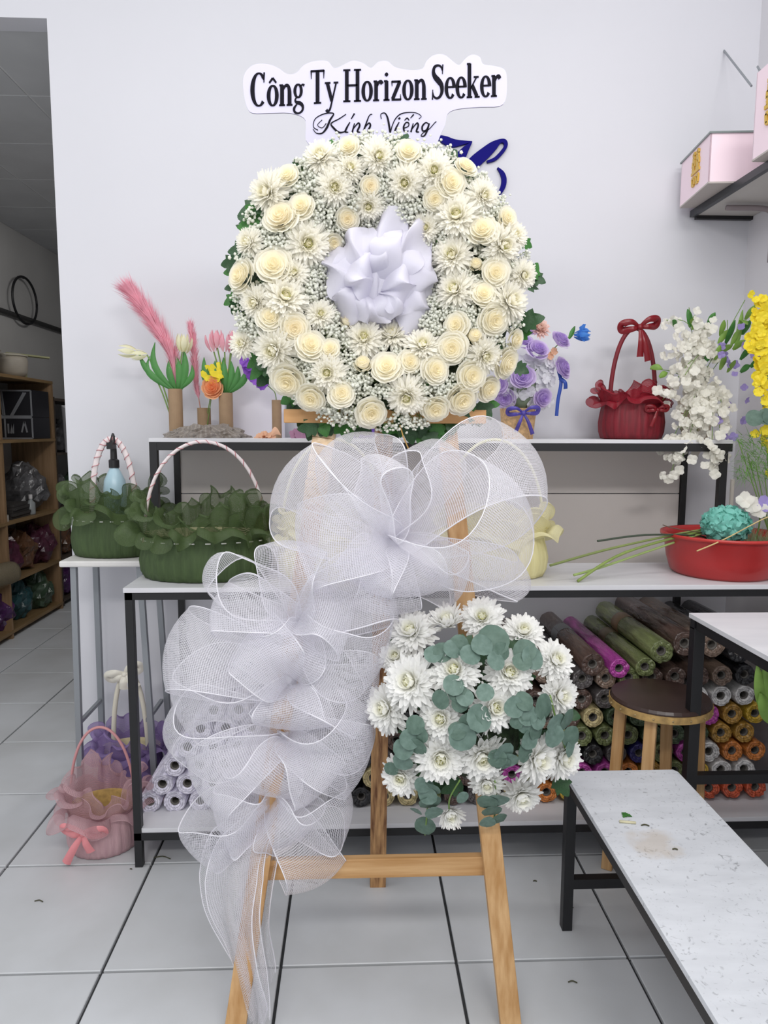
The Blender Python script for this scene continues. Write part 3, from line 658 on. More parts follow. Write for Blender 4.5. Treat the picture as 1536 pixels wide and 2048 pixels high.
strip([(545, 1605, 1.72), (470, 1690, 1.69), (455, 1800, 1.66), (480, 1900, 1.64), (510, 2000, 1.62), (515, 2050, 1.61)], [.04, .15, .16, .13, .10, .08, .03], (.1, .9), 'ribbon_tail')
strip([(540, 1610, 1.71), (480, 1700, 1.665), (470, 1800, 1.645), (490, 1910, 1.63), (518, 2040, 1.60)], [.04, .13, .14, .12, .10, .06], (-.3, .5), 'ribbon_tail')
strip([(548, 1605, 1.73), (520, 1720, 1.70), (515, 1850, 1.68), (540, 1960, 1.66)], [.05, .09, .06, .03], (.6, -.7), 'ribbon_tail')
for (x, y, Y) in ((790, 1085, 1.785), (600, 1245, 1.755), (580, 1365, 1.75), (565, 1475, 1.74), (545, 1605, 1.725)):
    p = at(x, y, Y); mb = MB()
    for k in range(5): mb.tube([p+Vector((.012*math.cos(t), .012+.011*math.sin(t), .005*(k-2)+.003*math.sin(2*t))) for t in [2*PI*i/14 for i in range(15)]], .0045, 6)
    mb.build('knot', cordm, bow, smooth=True)
mb = MB(); p0 = at(790, 1085, 1.80); mb.tube([p0, (legx(1, p0.z)-.03, lean(p0.z)-.005, p0.z)], .003, 6); mb.build('tie', cordm, bow)
p0 = at(562, 1475, 1.75); MB().tube([p0, (legx(-1, p0.z), lean(p0.z)-.01, p0.z)], .003, 6).build('tie', cordm, bow)

# ------------------------------------------------------------------ lettering (own glyph strokes)
def stroke(mb, pts, q, n=7, smooth=True, depth=.0015):
    """pts: (x, y, width); q maps (x, y) to a point; builds a thin raised ribbon"""
    V = [Vector(p) for p in pts]; C = spline(V, n) if smooth and len(V) > 2 else V; N = len(C); vs = []
    for i, c in enumerate(C):
        t = C[min(i+1, N-1)]-C[max(i-1, 0)]; t = Vector((t.x, t.y)); t = t.normalized() if t.length > 1e-6 else Vector((1, 0)); nn = Vector((-t.y, t.x)); wd = max(.004, c.z)/2
        vs += [q(c.x+nn.x*wd, c.y+nn.y*wd), q(c.x-nn.x*wd, c.y-nn.y*wd)]
    back = [v+Vector((0, depth, 0)) for v in vs]; M_ = len(vs)
    fs = [(2*i, 2*i+1, 2*i+3, 2*i+2) for i in range(N-1)]+[(2*i, 2*i+2, M_+2*i+2, M_+2*i) for i in range(N-1)]+[(2*i+1, M_+2*i+1, M_+2*i+3, 2*i+3) for i in range(N-1)]
    mb.add(vs+back, fs+[(0, M_, M_+1, 1), (M_-2, M_-1, 2*M_-1, 2*M_-2)])
def ell(cx, cy, rx, ry, wt, wn, a0=0, a1=360, n=20):
    o = []
    for i in range(n+1):
        a = math.radians(lerp(a0, a1, i/n)); o.append((cx+rx*math.cos(a), cy+ry*math.sin(a), wn+(wt-wn)*abs(math.cos(a))**1.3))
    return o
S_, H_ = .145, .05
def serif(x, y, w=.26): return [(x-w/2, y, H_), (x+w/2, y, H_)]
def stem(x, y0, y1): return [(x, y0, S_), (x, y1, S_)]
GL = {
 'C': (.62, [ell(.33, .5, .24, .47, .16, .045, 48, 312), [(.53, .99, .06), (.52, .7, .03)], [(.49, .85, .09), (.5, .78, .03)]]),
 'o': (.46, [ell(.23, .31, .155, .285, .14, .05)]),
 'n': (.52, [stem(.12, .02, .6), [(.02, .6, H_), (.16, .6, H_)], [(.15, .46, .06), (.24, .58, .08), (.34, .58, .1), (.39, .46, .13), (.40, .3, .145), (.40, .02, .145)], serif(.12, .025, .22), serif(.40, .025, .22)]),
 'g': (.46, [ell(.2, .42, .12, .185, .11, .05), [(.15, .24, .04), (.09, .16, .06), (.14, .09, .09), (.28, .06, .11), (.37, -.02, .1), (.36, -.15, .07), (.22, -.23, .05), (.08, -.19, .07), (.05, -.09, .09), (.12, .0, .05), (.16, .03, .04)], [(.29, .54, .04), (.36, .6, .05), (.43, .57, .08)]]),
 'T': (.58, [[(.03, .965, .06), (.55, .965, .06)], stem(.29, .02, .96), serif(.29, .025, .28), [(.045, .98, .06), (.05, .74, .02)], [(.535, .98, .06), (.53, .74, .02)]]),
 'y': (.5, [[(.09, .59, .13), (.26, .06, .12)], [(.43, .59, .06), (.27, .06, .06), (.19, -.18, .07), (.1, -.24, .08), (.05, -.19, .1)], serif(.1, .595, .22), serif(.42, .595, .18)]),
 'H': (.72, [stem(.15, .02, .97), stem(.57, .02, .97), [(.15, .5, .06), (.57, .5, .06)], serif(.15, .025, .28), serif(.57, .025, .28), serif(.15, .965, .28), serif(.57, .965, .28)]),
 'r': (.40, [stem(.12, .02, .6), [(.02, .6, H_), (.16, .6, H_)], [(.16, .44, .06), (.22, .56, .09), (.31, .58, .12), (.36, .52, .12)], serif(.12, .025, .24)]),
 'i': (.28, [stem(.13, .02, .6), [(.03, .6, H_), (.17, .6, H_)], serif(.13, .025, .24), [(.13, .74, .02), (.13, .78, .13), (.13, .82, .13), (.13, .86, .02)]]),
 'z': (.46, [[(.05, .575, .06), (.41, .575, .06)], [(.37, .57, .13), (.09, .05, .13)], [(.05, .03, .06), (.42, .03, .06)], [(.06, .59, .05), (.07, .44, .02)], [(.41, .02, .05), (.40, .19, .02)]]),
 'S': (.54, [[(.46, .82, .05), (.40, .93, .06), (.27, .97, .06), (.14, .92, .1), (.10, .78, .13), (.16, .65, .16), (.3, .53, .18), (.42, .40, .16), (.44, .22, .13), (.36, .08, .09), (.23, .03, .06), (.11, .09, .06), (.07, .2, .05)], [(.475, .99, .05), (.46, .72, .03)], [(.06, .0, .05), (.075, .28, .03)]]),
 'e': (.44, [ell(.23, .31, .155, .285, .14, .05, 0, 320), [(.10, .335, .05), (.37, .335, .05)]]),
 'k': (.54, [stem(.12, .02, .98), [(.02, .975, H_), (.16, .975, H_)], [(.16, .26, .05), (.40, .58, .05)], [(.23, .36, .13), (.42, .04, .13)], serif(.12, .025, .22), serif(.43, .025, .2), serif(.39, .595, .2)]),
 '^': (0, [[(.10, .68, .06), (.23, .82, .07)], [(.23, .82, .07), (.36, .68, .06)]]),
}
SGY = 1.972
lav = mat('lavender_board', '#cbc8e0', .6)
SG = at(760, 260, SGY)
sg = thing('name_sign', (SG.x, SGY, SG.z-.05), 'pale lavender cut-out sign with black condolence lettering above the wreath', 'sign')
OUT = [(488,190),(486,160),(494,140),(512,128),(540,129),(560,138),(574,148),(592,146),(608,130),(630,122),(655,122),(668,136),(686,130),(706,121),(726,126),(742,136),(756,124),(775,122),(790,134),(820,140),(845,137),(853,122),(868,110),(888,109),(903,120),(918,130),(930,118),(944,109),(960,114),(966,128),(990,132),(1010,140),(1014,165),(1012,196),(1000,212),(960,214),(915,218),(895,228),(890,250),(880,272),(870,300),(860,330),(640,330),(628,300),(612,280),(612,255),(608,236),(580,226),(540,226),(505,226),(494,214)]
ov = [at(x, y, SGY) for x, y in [tuple(v)[:2] for v in spline([Vector((x, y, 0)) for x, y in OUT+OUT[:1]], 3)][:-1]]
bm = bmesh.new(); f0 = bm.faces.new([bm.verts.new(v) for v in ov]); ex = bmesh.ops.extrude_face_region(bm, geom=[f0])
for v in [e for e in ex['geom'] if isinstance(e, bmesh.types.BMVert)]: v.co.y += .005
bmesh.ops.triangulate(bm, faces=bm.faces[:]); bmesh.ops.recalc_face_normals(bm, faces=bm.faces[:]); me = bpy.data.meshes.new('board'); bm.to_mesh(me); me.materials.append(lav); link('board', me, sg)
MB().bar(at(700, 300, SGY+.012), at(715, 420, SGY+.012), .012, .006).build('support_stick', pine, sg); MB().bar(at(820, 300, SGY+.012), at(810, 420, SGY+.012), .012, .006).build('support_stick', pine, sg)
ink = mat('black_print', '#15131d', .7, spec=.1)
def word(mb, text, x0, x1, yb0, yb1, cap):
    adv = []; x = 0
    for ch in text:
        if ch == '^': adv.append(adv[-1]); continue
        adv.append(x); x += GL[ch][0]
    for ch, ax in zip(text, adv):
        def q(gx, gy, ax=ax):
            f = (ax+gx)/x; return at(lerp(x0, x1, f), lerp(yb0, yb1, f)-gy*cap, SGY-.0016)
        for st_ in GL[ch][1]: stroke(mb, st_, q, 3)
mb = MB()
word(mb, 'Co^ng', 500, 610, 214, 210, 69); word(mb, 'Ty', 620, 676, 208, 205, 68); word(mb, 'Horizon', 686, 854, 204, 199, 66); word(mb, 'Seeker', 862, 1002, 199, 193, 70)
mb.build('lettering', ink, sg)
SCR = [  # Kinh Vieng, flowing hand: crop pixels (x, y, width) of the sign
 [(452,395,3),(432,380,3),(440,345,3),(480,323,4),(520,322,5),(505,350,9),(490,385,10),(470,408,6),(445,408,3),(430,390,2)],
 [(575,325,3),(545,345,4),(510,365,5),(520,385,9),(545,405,8),(575,400,3)], [(470,350,2),(450,372,2),(470,385,2),(488,365,3)],
 [(592,360,4),(578,385,8),(572,402,8),(585,404,3)], [(598,345,4),(612,322,7)],
 [(612,365,4),(602,405,8)], [(606,390,4),(628,364,6),(635,375,8),(625,400,8),(638,404,3)],
 [(690,325,3),(675,335,4),(650,405,9)], [(656,385,4),(675,364,6),(682,375,8),(672,400,8),(690,403,3)],
 [(730,345,3),(728,325,3),(745,320,4),(757,340,8),(765,380,9),(769,404,6),(778,375,4),(792,345,4),(815,324,4),(850,317,3),(885,320,2),(905,334,2),(895,345,2)],
 [(808,360,4),(795,385,8),(790,402,8),(803,404,3)], [(806,347,8),(812,340,8)],
 [(825,388,3),(848,378,4),(850,364,5),(838,362,5),(828,380,8),(832,400,7),(850,398,3)], [(832,352,3),(843,342,5),(852,352,4)], [(858,342,3),(872,326,6)],
 [(870,365,4),(860,403,8)], [(864,390,4),(886,364,6),(892,375,8),(884,400,8),(896,403,3)],
 [(938,368,4),(925,362,5),(910,378,8),(912,398,7),(928,392,4),(940,366,6),(930,400,8),(918,420,6),(905,420,4),(912,408,3),(940,390,3),(965,362,3),(972,358,2)],
]
mb = MB()
for st_ in SCR: stroke(mb, [(x, -y, w_*.85+.7) for x, y, w_ in st_], lambda x, y: at(430+x/2.194, 80-y/2.194, SGY-.0016), 6)
mb.build('script_lettering', ink, sg)
# blue script initial fixed on the wall, half hidden by the wreath
lg = at(945, 340, WY)
bl = mat('blue_acrylic', '#0f0a6e', .6, spec=.1)
lo = thing('wall_lettering', (lg.x, WY, lg.z), 'large blue script letter fixed to the wall behind the wreath', 'lettering')
mb = MB(); qq = lambda x, y: at(740+x/4.267, 250-y/4.267, WY-.014)
for st_ in ([(545,160,8),(585,112,40),(640,125,64),(700,150,70),(770,150,44),(872,140,6)],
            [(872,142,6),(825,195,50),(770,270,90),(700,340,110),(610,460,110)],
            [(870,340,110),(920,290,104),(985,235,96),(1055,175,74),(1110,136,34),(1150,138,36),(1160,175,30),(1130,225,30),(1070,285,28),(1000,312,18)],
            [(870,340,110),(760,520,110),(720,640,80)],
            [(1090,362,10),(1130,410,36),(1146,470,42),(1130,540,40),(1080,605,26),(1000,640,14)]):
    stroke(mb, [(x, -y, w_) for x, y, w_ in st_], qq, 8, depth=.013)
mb.build('letter_strokes', bl, lo)
# ------------------------------------------------------------------ fabric baskets
def fabric(name, col, dens, solid): return net_mat(name, col, .0028, dens, solid, .35)
def basket(name, label, c, z0, rx, ry, h, body_m, ruf_m, hand_m, wrap_m, hh, hw, ruffle=.09, waves=11, rz=0, seed=1, group=None, hr=.006, inner=None, lean_=0, flat=False):
    t = thing(name, (c[0], c[1], z0), label, 'basket', group); Rn = random.Random(seed); cx, cy = c
    Rm = Matrix.Rotation(rz, 3, 'Z'); base = Vector((cx, cy, z0))
    tr = lambda v: base + Rm @ Vector(v)
    pr = [(.80, .0), (.93, .02), (1.0, .2), (1.02, .45), (.98, .7), (.93, .9), (.95, 1.0)]
    mb = MB(); nn = 96
    ph = [Rn.uniform(0, 6) for _ in range(4)]
    def body(u, v):
        a = 2*PI*u; f = v*(len(pr)-1); i = min(int(f), len(pr)-2); r = lerp(pr[i][0], pr[i+1][0], f-i); z = lerp(pr[i][1], pr[i+1][1], f-i)*h
        r *= 1+.012*math.sin(a*34+ph[0])+.010*math.sin(a*21+ph[1]+v)+.006*math.sin(a*55+ph[2])
        return tr((rx*r*math.cos(a), ry*r*math.sin(a), z))
    mb.grid(body, nn, 12); mb.add([tr((0, 0, .002))]+[tr((rx*.8*math.cos(2*PI*k/24), ry*.8*math.sin(2*PI*k/24), .002)) for k in range(24)], [(0, 1+k, 1+(k+1) % 24) for k in range(24)])
    mb.build('body', body_m, t, smooth=True)
    mb = MB()      # the woven inner wall
    mb.lathe([(.86, .01), (.9, h*.5), (.91, h*.98), (.94, h*1.02)], (0, 0, 0), 40, rx, ry)
    mb.v = [tuple(tr(v)) for v in mb.v]; mb.build('inner_wall', inner or mat('pale_wicker', '#d9cda8', .8, var=.15, scale=40), t, smooth=True)
    mb = MB()
    for k in (range(26) if wrap_m else ()):
        a = 2*PI*k/26; p = tr((rx*.985*math.cos(a), ry*.985*math.sin(a), h*.88)); q = tr((rx*.985*math.cos(a+.08), ry*.985*math.sin(a+.08), h*.88)); mb.tube([p, q], .0022, 5)
    if mb.v: mb.build('ribbon_stitching', mat('white_ribbon', '#efeee8', .5), t, smooth=True, kind='stuff')
    for lay in range(3):
        ph1, ph2 = Rn.uniform(0, 6), Rn.uniform(0, 6); k1 = waves+lay*2; out = ruffle*(.62-.24*lay); up_ = ruffle*(.5+.32*lay)
        def ruf(u, v):
            a = 2*PI*u; q = v**.9; wob = math.sin(k1*a+ph1+.7*math.sin(3*a+ph2)); wob2 = math.cos(k1*a+ph1+.7*math.sin(3*a+ph2))
            am = ruffle*.31*q*(.75+.35*math.sin(5*a+ph1)); mod = .75+.3*math.sin(3*a+ph2)
            r = out*q*mod+am*wob*.8; z = up_*math.sin(q*PI*.62)*mod+am*wob2*.75-(.35*ruffle*q*q if lay == 0 else 0)
            da = .55*am*math.cos(2*k1*a)/max(rx, ry)*.4
            return tr(((rx*.95+r)*math.cos(a+da), (ry*.95+r)*math.sin(a+da), h*.93+z))
        per = 2*PI*max(rx, ry)*2.2
        o = MB().grid(ruf, 220, 7, lambda u, v: (u*per, v*ruffle)).build('ruffle', ruf_m, t, smooth=True)
        MB().tube([ruf(i/220, 1) for i in range(221)], .0007, 4).build('ruffle_edge', body_m, o, smooth=True)
    N = 40; arch = [tr((hw*math.cos(PI*i/N)*1.0, lean_*math.sin(PI*i/N), h*.6+(hh-h*.6)*math.sin(PI*i/N)**(.8))) for i in range(N+1)]
    ho = MB().tube(arch, hr, 8, flat=1.0 if not flat else .45).build('handle', hand_m, t, smooth=True)
    if wrap_m:
        mb = MB(); turns = 20; pts = []
        for i in range(401):
            f = i/400*N; j = min(int(f), N-1); p = arch[j].lerp(arch[j+1], f-j); tg = (arch[j+1]-arch[j]).normalized(); a1 = Vector((0, 1, 0)); a1 = (a1-tg*a1.dot(tg)).normalized(); b1 = tg.cross(a1)
            an = 2*PI*turns*i/400; pts.append(p+(a1*math.cos(an)+b1*math.sin(an))*(hr*1.02))
        mb.tube(pts, .0014, 4).build('handle_stripe', wrap_m, ho, smooth=True)
    return t
olive_b = mat('olive_cloth', '#42562f', .7, col2='#364826', scale=30, stretch=(3, 3, .3), bump=.3, bscale=40)
olive_r = fabric('olive_organza', '#55693f', .38, .22)
pinkwhite = mat('pink_white_handle', '#eadfe0', .5); redstripe = mat('red_stripe', '#c97e84', .5)
bA = at(232, 1060, 2.86)
basket('fabric_basket', 'smaller olive green ruffled basket with a spray bottle on the tall stool', (bA.x, 2.85), SZ, .165, .115, .165, olive_b, olive_r, pinkwhite, redstripe, .46, .088, .135, 11, rz=.0, seed=3, group='olive green fabric baskets', hr=.0115, flat=True)
bB = at(412, 1100, 2.5)
basket('fabric_basket', 'larger olive green ruffled basket with pink-striped hoop handle on the rack', (bB.x, 2.50), TZ, .225, .14, .155, olive_b, olive_r, pinkwhite, redstripe, .475, .213, .13, 16, seed=5, group='olive green fabric baskets')
cream_b = mat('cream_cloth', '#e3dca8', .7, col2='#d6cd94', scale=20, stretch=(3, 3, .3), bump=.2, bscale=40)
cream_r = fabric('cream_organza', '#efe9bd', .5, .45)
cream_h = mat('cream_handle', '#e8e6bd', .5)
bC = at(668, 1100, 2.5); bD = at(985, 1100, 2.5)
basket('fabric_basket', 'cream ruffled basket behind the left loops of the white bow', (bC.x, 2.5), TZ, .195, .13, .15, cream_b, cream_r, cream_h, None, .485, .185, .09, 9, seed=8, group='cream fabric baskets', hr=.005)
basket('fabric_basket', 'cream ruffled basket beside the cut stems, behind the right bow loops', (bD.x, 2.5), TZ, .195, .13, .15, cream_b, cream_r, cream_h, None, .485, .185, .10, 7, seed=12, group='cream fabric baskets', hr=.005)
red_b = mat('red_cloth', '#7d1022', .6, col2='#5f0b18', scale=20, stretch=(3, 3, .3), bump=.2, bscale=40)
bR = at(1262, 860, 2.85)
rb = basket('fabric_basket', 'dark red basket with satin bow on its tall handle', (bR.x, 2.85), DZ, .128, .105, .15, red_b, fabric('red_organza', '#97182b', .5, .35), red_b, None, .44, .093, .075, 9, seed=15, hr=.009)
satin_red = mat('red_satin', '#7a0e1b', .3)
def satin(parent, pts, ws, m, name='ribbon', face=(0, -1, 0)):
    C = spline(pts, 8); F = Vector(face); vs = MB(); N = len(C)
    def fn(u, v):
        f = u*(N-1); i = min(int(f), N-2); c = C[i].lerp(C[i+1], f-i); t = (C[i+1]-C[i]).normalized(); a = t.cross(F)
        a = a.normalized() if a.length > .05 else Vector((0, 0, 1)); g = u*(len(ws)-1); j = min(int(g), len(ws)-2); w_ = lerp(ws[j], ws[j+1], g-j)
        return c+a*((v-.5)*w_)+F*(.25*w_*(1-(2*v-1)**2))
    return vs.grid(fn, max(10, N-1), 4).build(name, m, parent, smooth=True)
def bow_knot(parent, c, s, m, tails=((-.25, -1.3), (.25, -1.4)), ang=0, wd=.42):
    c = Vector(c); ca, sa = math.cos(ang), math.sin(ang)
    q = lambda x, z, y=0: c+Vector((x*ca-z*sa, y, x*sa+z*ca))*s
    for sd in (-1, 1):
        satin(parent, [q(0, 0), q(.5*sd, .35, -.25), q(1.05*sd, .3, -.1), q(1.0*sd, -.02, .12), q(.45*sd, -.05, -.2), q(0, 0)], [wd*s*.4, wd*s, wd*s, wd*s*.4], m, 'bow_loop')
    for x, z in tails: satin(parent, [q(0, 0, -.1), q(x*.5, z*.45, -.3), q(x, z, -.15)], [wd*s*.4, wd*s*.8, wd*s], m, 'bow_tail')
    MB().ball(c+Vector((0, -.1*s, 0)), s*.2, 10, 6).build('bow_knot', m, parent, smooth=True)
tz = DZ+.44
bow_knot(rb, (bR.x+.012, 2.84, tz+.002), .068, satin_red, ((-.2, -1.7), (.25, -2.0)), .15)
bow_knot(rb, (bR.x+.055, 2.735, DZ+.115), .038, satin_red, ((-.6, -1.7),), 0)
# pink basket on the floor, tilted ring of net
pk_b = mat('pink_cloth', '#c9a6aa', .7, col2='#b8939a', scale=20, stretch=(3, 3, .3), bump=.2, bscale=40)
pB = at(206, 1600, 2.47)
fp = basket('fabric_basket', 'dusty pink basket with satin bow on the floor beside the rack', (pB.x, 2.47), 0, .125, .115, .15, pk_b, net_mat('pink_net', '#d2aeb4', .0032, .3, .22, .4), mat('pink_handle', '#c78d8f', .4), None, .44, .117, .13, 8, seed=22, hr=.005, inner=mat('straw', '#b99a5c', .8, var=.2, scale=50))
bow_knot(fp, (pB.x-.02, 2.335, .12), .062, mat('pink_satin', '#dd8a8f', .35), ((-.8, -1.75), (.5, -1.0)), -.1, .5)
lil_b = mat('purple_cloth', '#8d78ad', .7, col2='#7b669c', scale=20)
lB = at(262, 1500, 2.82)
fl_ = basket('fabric_basket', 'purple organza basket with ivory bow standing behind the pink one', (lB.x, 2.82), 0, .13, .10, .2, lil_b, fabric('purple_organza', '#9a84b8', .45, .3), mat('ivory_handle', '#d9d4c4', .5), None, .52, .07, .10, 9, seed=25, hr=.010)
bow_knot(fl_, (lB.x-.005, 2.80, .52), .06, mat('ivory_satin', '#dcd8cc', .35), ((-.4, -.9), (.5, -1.1)), .35, .6)
# spray bottle in the small green basket
sb = at(232, 940, 2.87); bx = sb.x; z0 = SZ+.012
sp_ = thing('spray_bottle', (bx, 2.85, z0), 'pale blue bottle with black pump standing in the small green basket', 'bottle')
MB().lathe([(0, 0), (.038, 0), (.042, .01), (.044, .25), (.040, .285), (.024, .32), (.016, .335), (.016, .34), (0, .34)], (bx, 2.85, z0), 24).build('bottle_body', mat('blue_plastic', '#a9c6d3', .3), sp_, smooth=True)
zb = z0; z0 += .05; pu = MB().lathe([(0, .285), (.02, .285), (.02, .315), (.013, .32), (.012, .36), (0, .36)], (bx, 2.85, z0), 16); pu.box((bx-.004, 2.84, z0+.372), (.022, .05, .026)); pu.lathe([(.014, .378), (.012, .395), (.004, .42), (0, .422)], (bx, 2.85, z0), 12)
pu.build('pump_head', black, sp_)

# ------------------------------------------------------------------ rolls of net stacked on the bottom board
def roll_mb(r, L):
    mb = MB(); n = 40; prof = [(r*.40, .012), (r*.55, .003), (r*.62, .005), (r*.72, .001), (r*.80, .004), (r*.9, .0), (r, .006), (r, L-.006), (r*.9, L), (r*.4, L)]
    mb.lathe(prof, (0, 0, 0), n, ripple=lambda a, t: .022*math.sin(5*a+9*t)+.014*math.sin(11*a-7*t))
    mb.v = [(x, y, z+(.007*noise.noise(Vector((x*90, y*90, r*40)))-.002*math.sin(13*math.atan2(y, x)) if z < .02 else 0)) for x, y, z in mb.v]; return mb
def core_mb(r, L):
    mb = MB(); mb.lathe([(r*.30, .016), (r*.41, .010), (r*.41, L), (r*.30, L), (r*.30, .016)], (0, 0, 0), 18); mb.lathe([(0, .05), (r*.30, .05)], (0, 0, 0), 18); return mb
ROLL = {}
RC = {'lilac': ('#dedaee', 'lilac white'), 'black': ('#2c2c2f', 'black'), 'brown': ('#5b4942', 'dark brown'), 'clay': ('#7d6a5d', 'taupe'), 'mag': ('#b0499e', 'magenta'), 'olive': ('#717a4f', 'olive green'), 'dgreen': ('#47573f', 'dark green'),
      'cream': ('#c9b98a', 'cream'), 'white': ('#cfcdcc', 'white'), 'ochre': ('#a8803a', 'ochre'), 'orange': ('#c77a3c', 'orange'), 'red': ('#c4583a', 'orange red'), 'yellow': ('#bf9d35', 'yellow'), 'blue': ('#2e2a66', 'dark blue'), 'grey': ('#5c5757', 'grey brown')}
coreM = mat('grey_core', '#6b6762', .8, var=.2, scale=60)
YR, LR = 2.43, .565
def rollm(c):
    if 'net_roll_'+c in MATS: return MATS['net_roll_'+c]
    m = mat('net_roll_'+c, RC[c][0], .16, var=.25, scale=45, bump=.9, bscale=45, stretch=(1, 1, .25)); nt = m.node_tree; b_ = nt.nodes['Principled BSDF']; src = b_.inputs['Base Color'].links[0].from_socket
    tc = nt.nodes.new('ShaderNodeTexCoord'); wv = nt.nodes.new('ShaderNodeTexWave'); wv.wave_type = 'RINGS'; wv.rings_direction = 'Z'; wv.inputs['Scale'].default_value = 42; wv.inputs['Distortion'].default_value = 5; wv.inputs['Detail'].default_value = 3; wv.inputs['Detail Scale'].default_value = 12; nt.links.new(tc.outputs['Object'], wv.inputs[0])
    mr = nt.nodes.new('ShaderNodeMapRange'); mr.inputs[3].default_value = .62; mr.inputs[4].default_value = 1.25; nt.links.new(wv.outputs['Fac'], mr.inputs[0])
    mx = nt.nodes.new('ShaderNodeVectorMath'); mx.operation = 'SCALE'; nt.links.new(src, mx.inputs[0]); nt.links.new(mr.outputs[0], mx.inputs['Scale']); nt.links.new(mx.outputs[0], b_.inputs['Base Color'])
    return m
def add_roll(x, y, r, c, label, Y=YR, L=LR, group='net rolls in the pile', tiltx=0., band=None, seed=0):
    p = at(x, y, Y); key = (round(r, 3), c, round(L, 2))
    if key not in ROLL:
        rm = roll_mb(r, L); ROLL[key] = (rm.mesh('net_wrap', rollm(c), True), core_mb(r, L).mesh('core_tube', coreM, True))
    M_ = Matrix.Translation(p) @ Matrix.Rotation(-PI/2+tiltx, 4, 'X') @ Matrix.Rotation(seed, 4, 'Z')
    t = link('net_roll', None, None, M_); tag(t, label, 'roll', group); link('net_wrap', ROLL[key][0], t, M_); link('core_tube', ROLL[key][1], t, M_)
    if band:
        b_ = MB().lathe([(r*1.012, L*.55), (r*1.03, L*.552), (r*1.03, L*.67), (r*1.012, L*.672)], (0, 0, 0), 28); link('paper_band', b_.mesh('paper_band', mat('band_'+band, band, .4), True), t, M_)
ORD = ['first', 'second', 'third', 'fourth', 'fifth', 'sixth', 'seventh', 'eighth', 'ninth', 'tenth', 'eleventh', 'twelfth']
LEFT = [[('lilac', 298+i*50.5, 1606) for i in range(7)], [('lilac', 323+i*50.5, 1571) for i in range(6)], [('lilac', 348+i*50.5, 1535) for i in range(5)], [('lilac', 374+i*50.5, 1498) for i in range(4)], [('lilac', 400+i*50.5, 1462) for i in range(3)], [('lilac', 426+i*50.5, 1426) for i in range(2)]]
for ri, row in enumerate(LEFT):
    for i, (c, x, y) in enumerate(row):
        add_roll(x, y-.0245*(x-298), .0395, c, f'lilac white net roll, {ORD[i]} from the left in {ORD[ri]} row up, triangular pile', group='lilac net rolls in the left pile', seed=i*1.3+ri)
# right-hand pile: rows from the bottom board up (colours read from the photo, hidden ones continue the rows)
PITCHX = 46.5
rows = {
 0: (676, 1602, ['black','black','cream','cream','olive','brown','grey','cream','orange','orange','yellow','ochre','mag','orange','yellow','yellow','red','red','red']),
 1: (700, 1565, ['black','cream','black','olive','grey','brown','dgreen','mag','olive','clay','mag','mag','orange','ochre','olive','yellow','white','white']),
 2: (676, 1528, ['dgreen','black','grey','olive','brown','mag','cream','black','olive','clay','grey','black','grey','blue','olive','mag','white','orange','orange']),
 3: (700, 1491, ['black','grey','brown','dgreen','olive','clay','mag','black','olive','olive','olive','olive','olive','dgreen','dgreen','dgreen','ochre','ochre']),
 4: (676, 1454, ['brown','grey','olive','black','clay','mag','brown','grey','olive','clay','brown','cream','dgreen','dgreen','olive','mag','mag','ochre','yellow']),
 5: (700, 1417, ['olive','grey','brown','clay','dgreen','black','olive','grey','brown','clay','brown','grey','brown','brown','brown','white','white','white']),
 6: (1120, 1376, ['brown','grey','clay','olive','brown','brown','brown','clay','black']),
}
for ri, (x0, y0, cs) in rows.items():
    for i, c in enumerate(cs):
        x = x0+i*PITCHX
        if x > 1560: continue
        nth = ORD[i] if i < 10 else None
        m = len([1 for k in range(len(cs)) if x0+k*PITCHX <= 1560]); k2 = m-1-i
        lab = f'{RC[c][1]} net roll, {ORD[i]} from the left in {ORD[ri]} row up of the mixed pile' if i < m/2 else f'{RC[c][1]} net roll, {ORD[k2]} from the right edge in {ORD[ri]} row up, mixed pile'
        add_roll(x, y0-5-.0245*(x-676), .0378, c, lab, group='coloured net rolls in the mixed pile', seed=i+ri*.7)
TOP = [(1090,1345,'clay','taupe net roll half hidden by the white spray, topmost layer',.042,None),(1187,1330,'brown','dark brown net roll with a silver band, topmost layer',.042,'#8f9296'),(1240,1338,'mag','long magenta net roll lying between brown and olive rolls on top',.036,None),(1292,1335,'olive','slim olive net roll beside the magenta one on top',.036,'#7c7058'),
       (1325,1304,'olive','thick olive net roll with a tan band, highest in the pile',.042,'#8c7355'),(1372,1288,'brown','dark brown net roll right of the thick olive one, topmost layer',.047,None),(1427,1291,'clay','taupe net roll seen through the frame of the right table',.046,None),(1481,1303,'black','black net roll under the right table edge, topmost layer',.044,None),(1530,1300,'black','black net roll at the right picture edge, topmost layer',.044,None)]
for i, (x, y, c, lab, r, band) in enumerate(TOP): add_roll(x, y, r, c, lab, Y=2.41 if i < 5 else 2.44, L=.59, group='long net rolls on top of the mixed pile', band=band, seed=i)
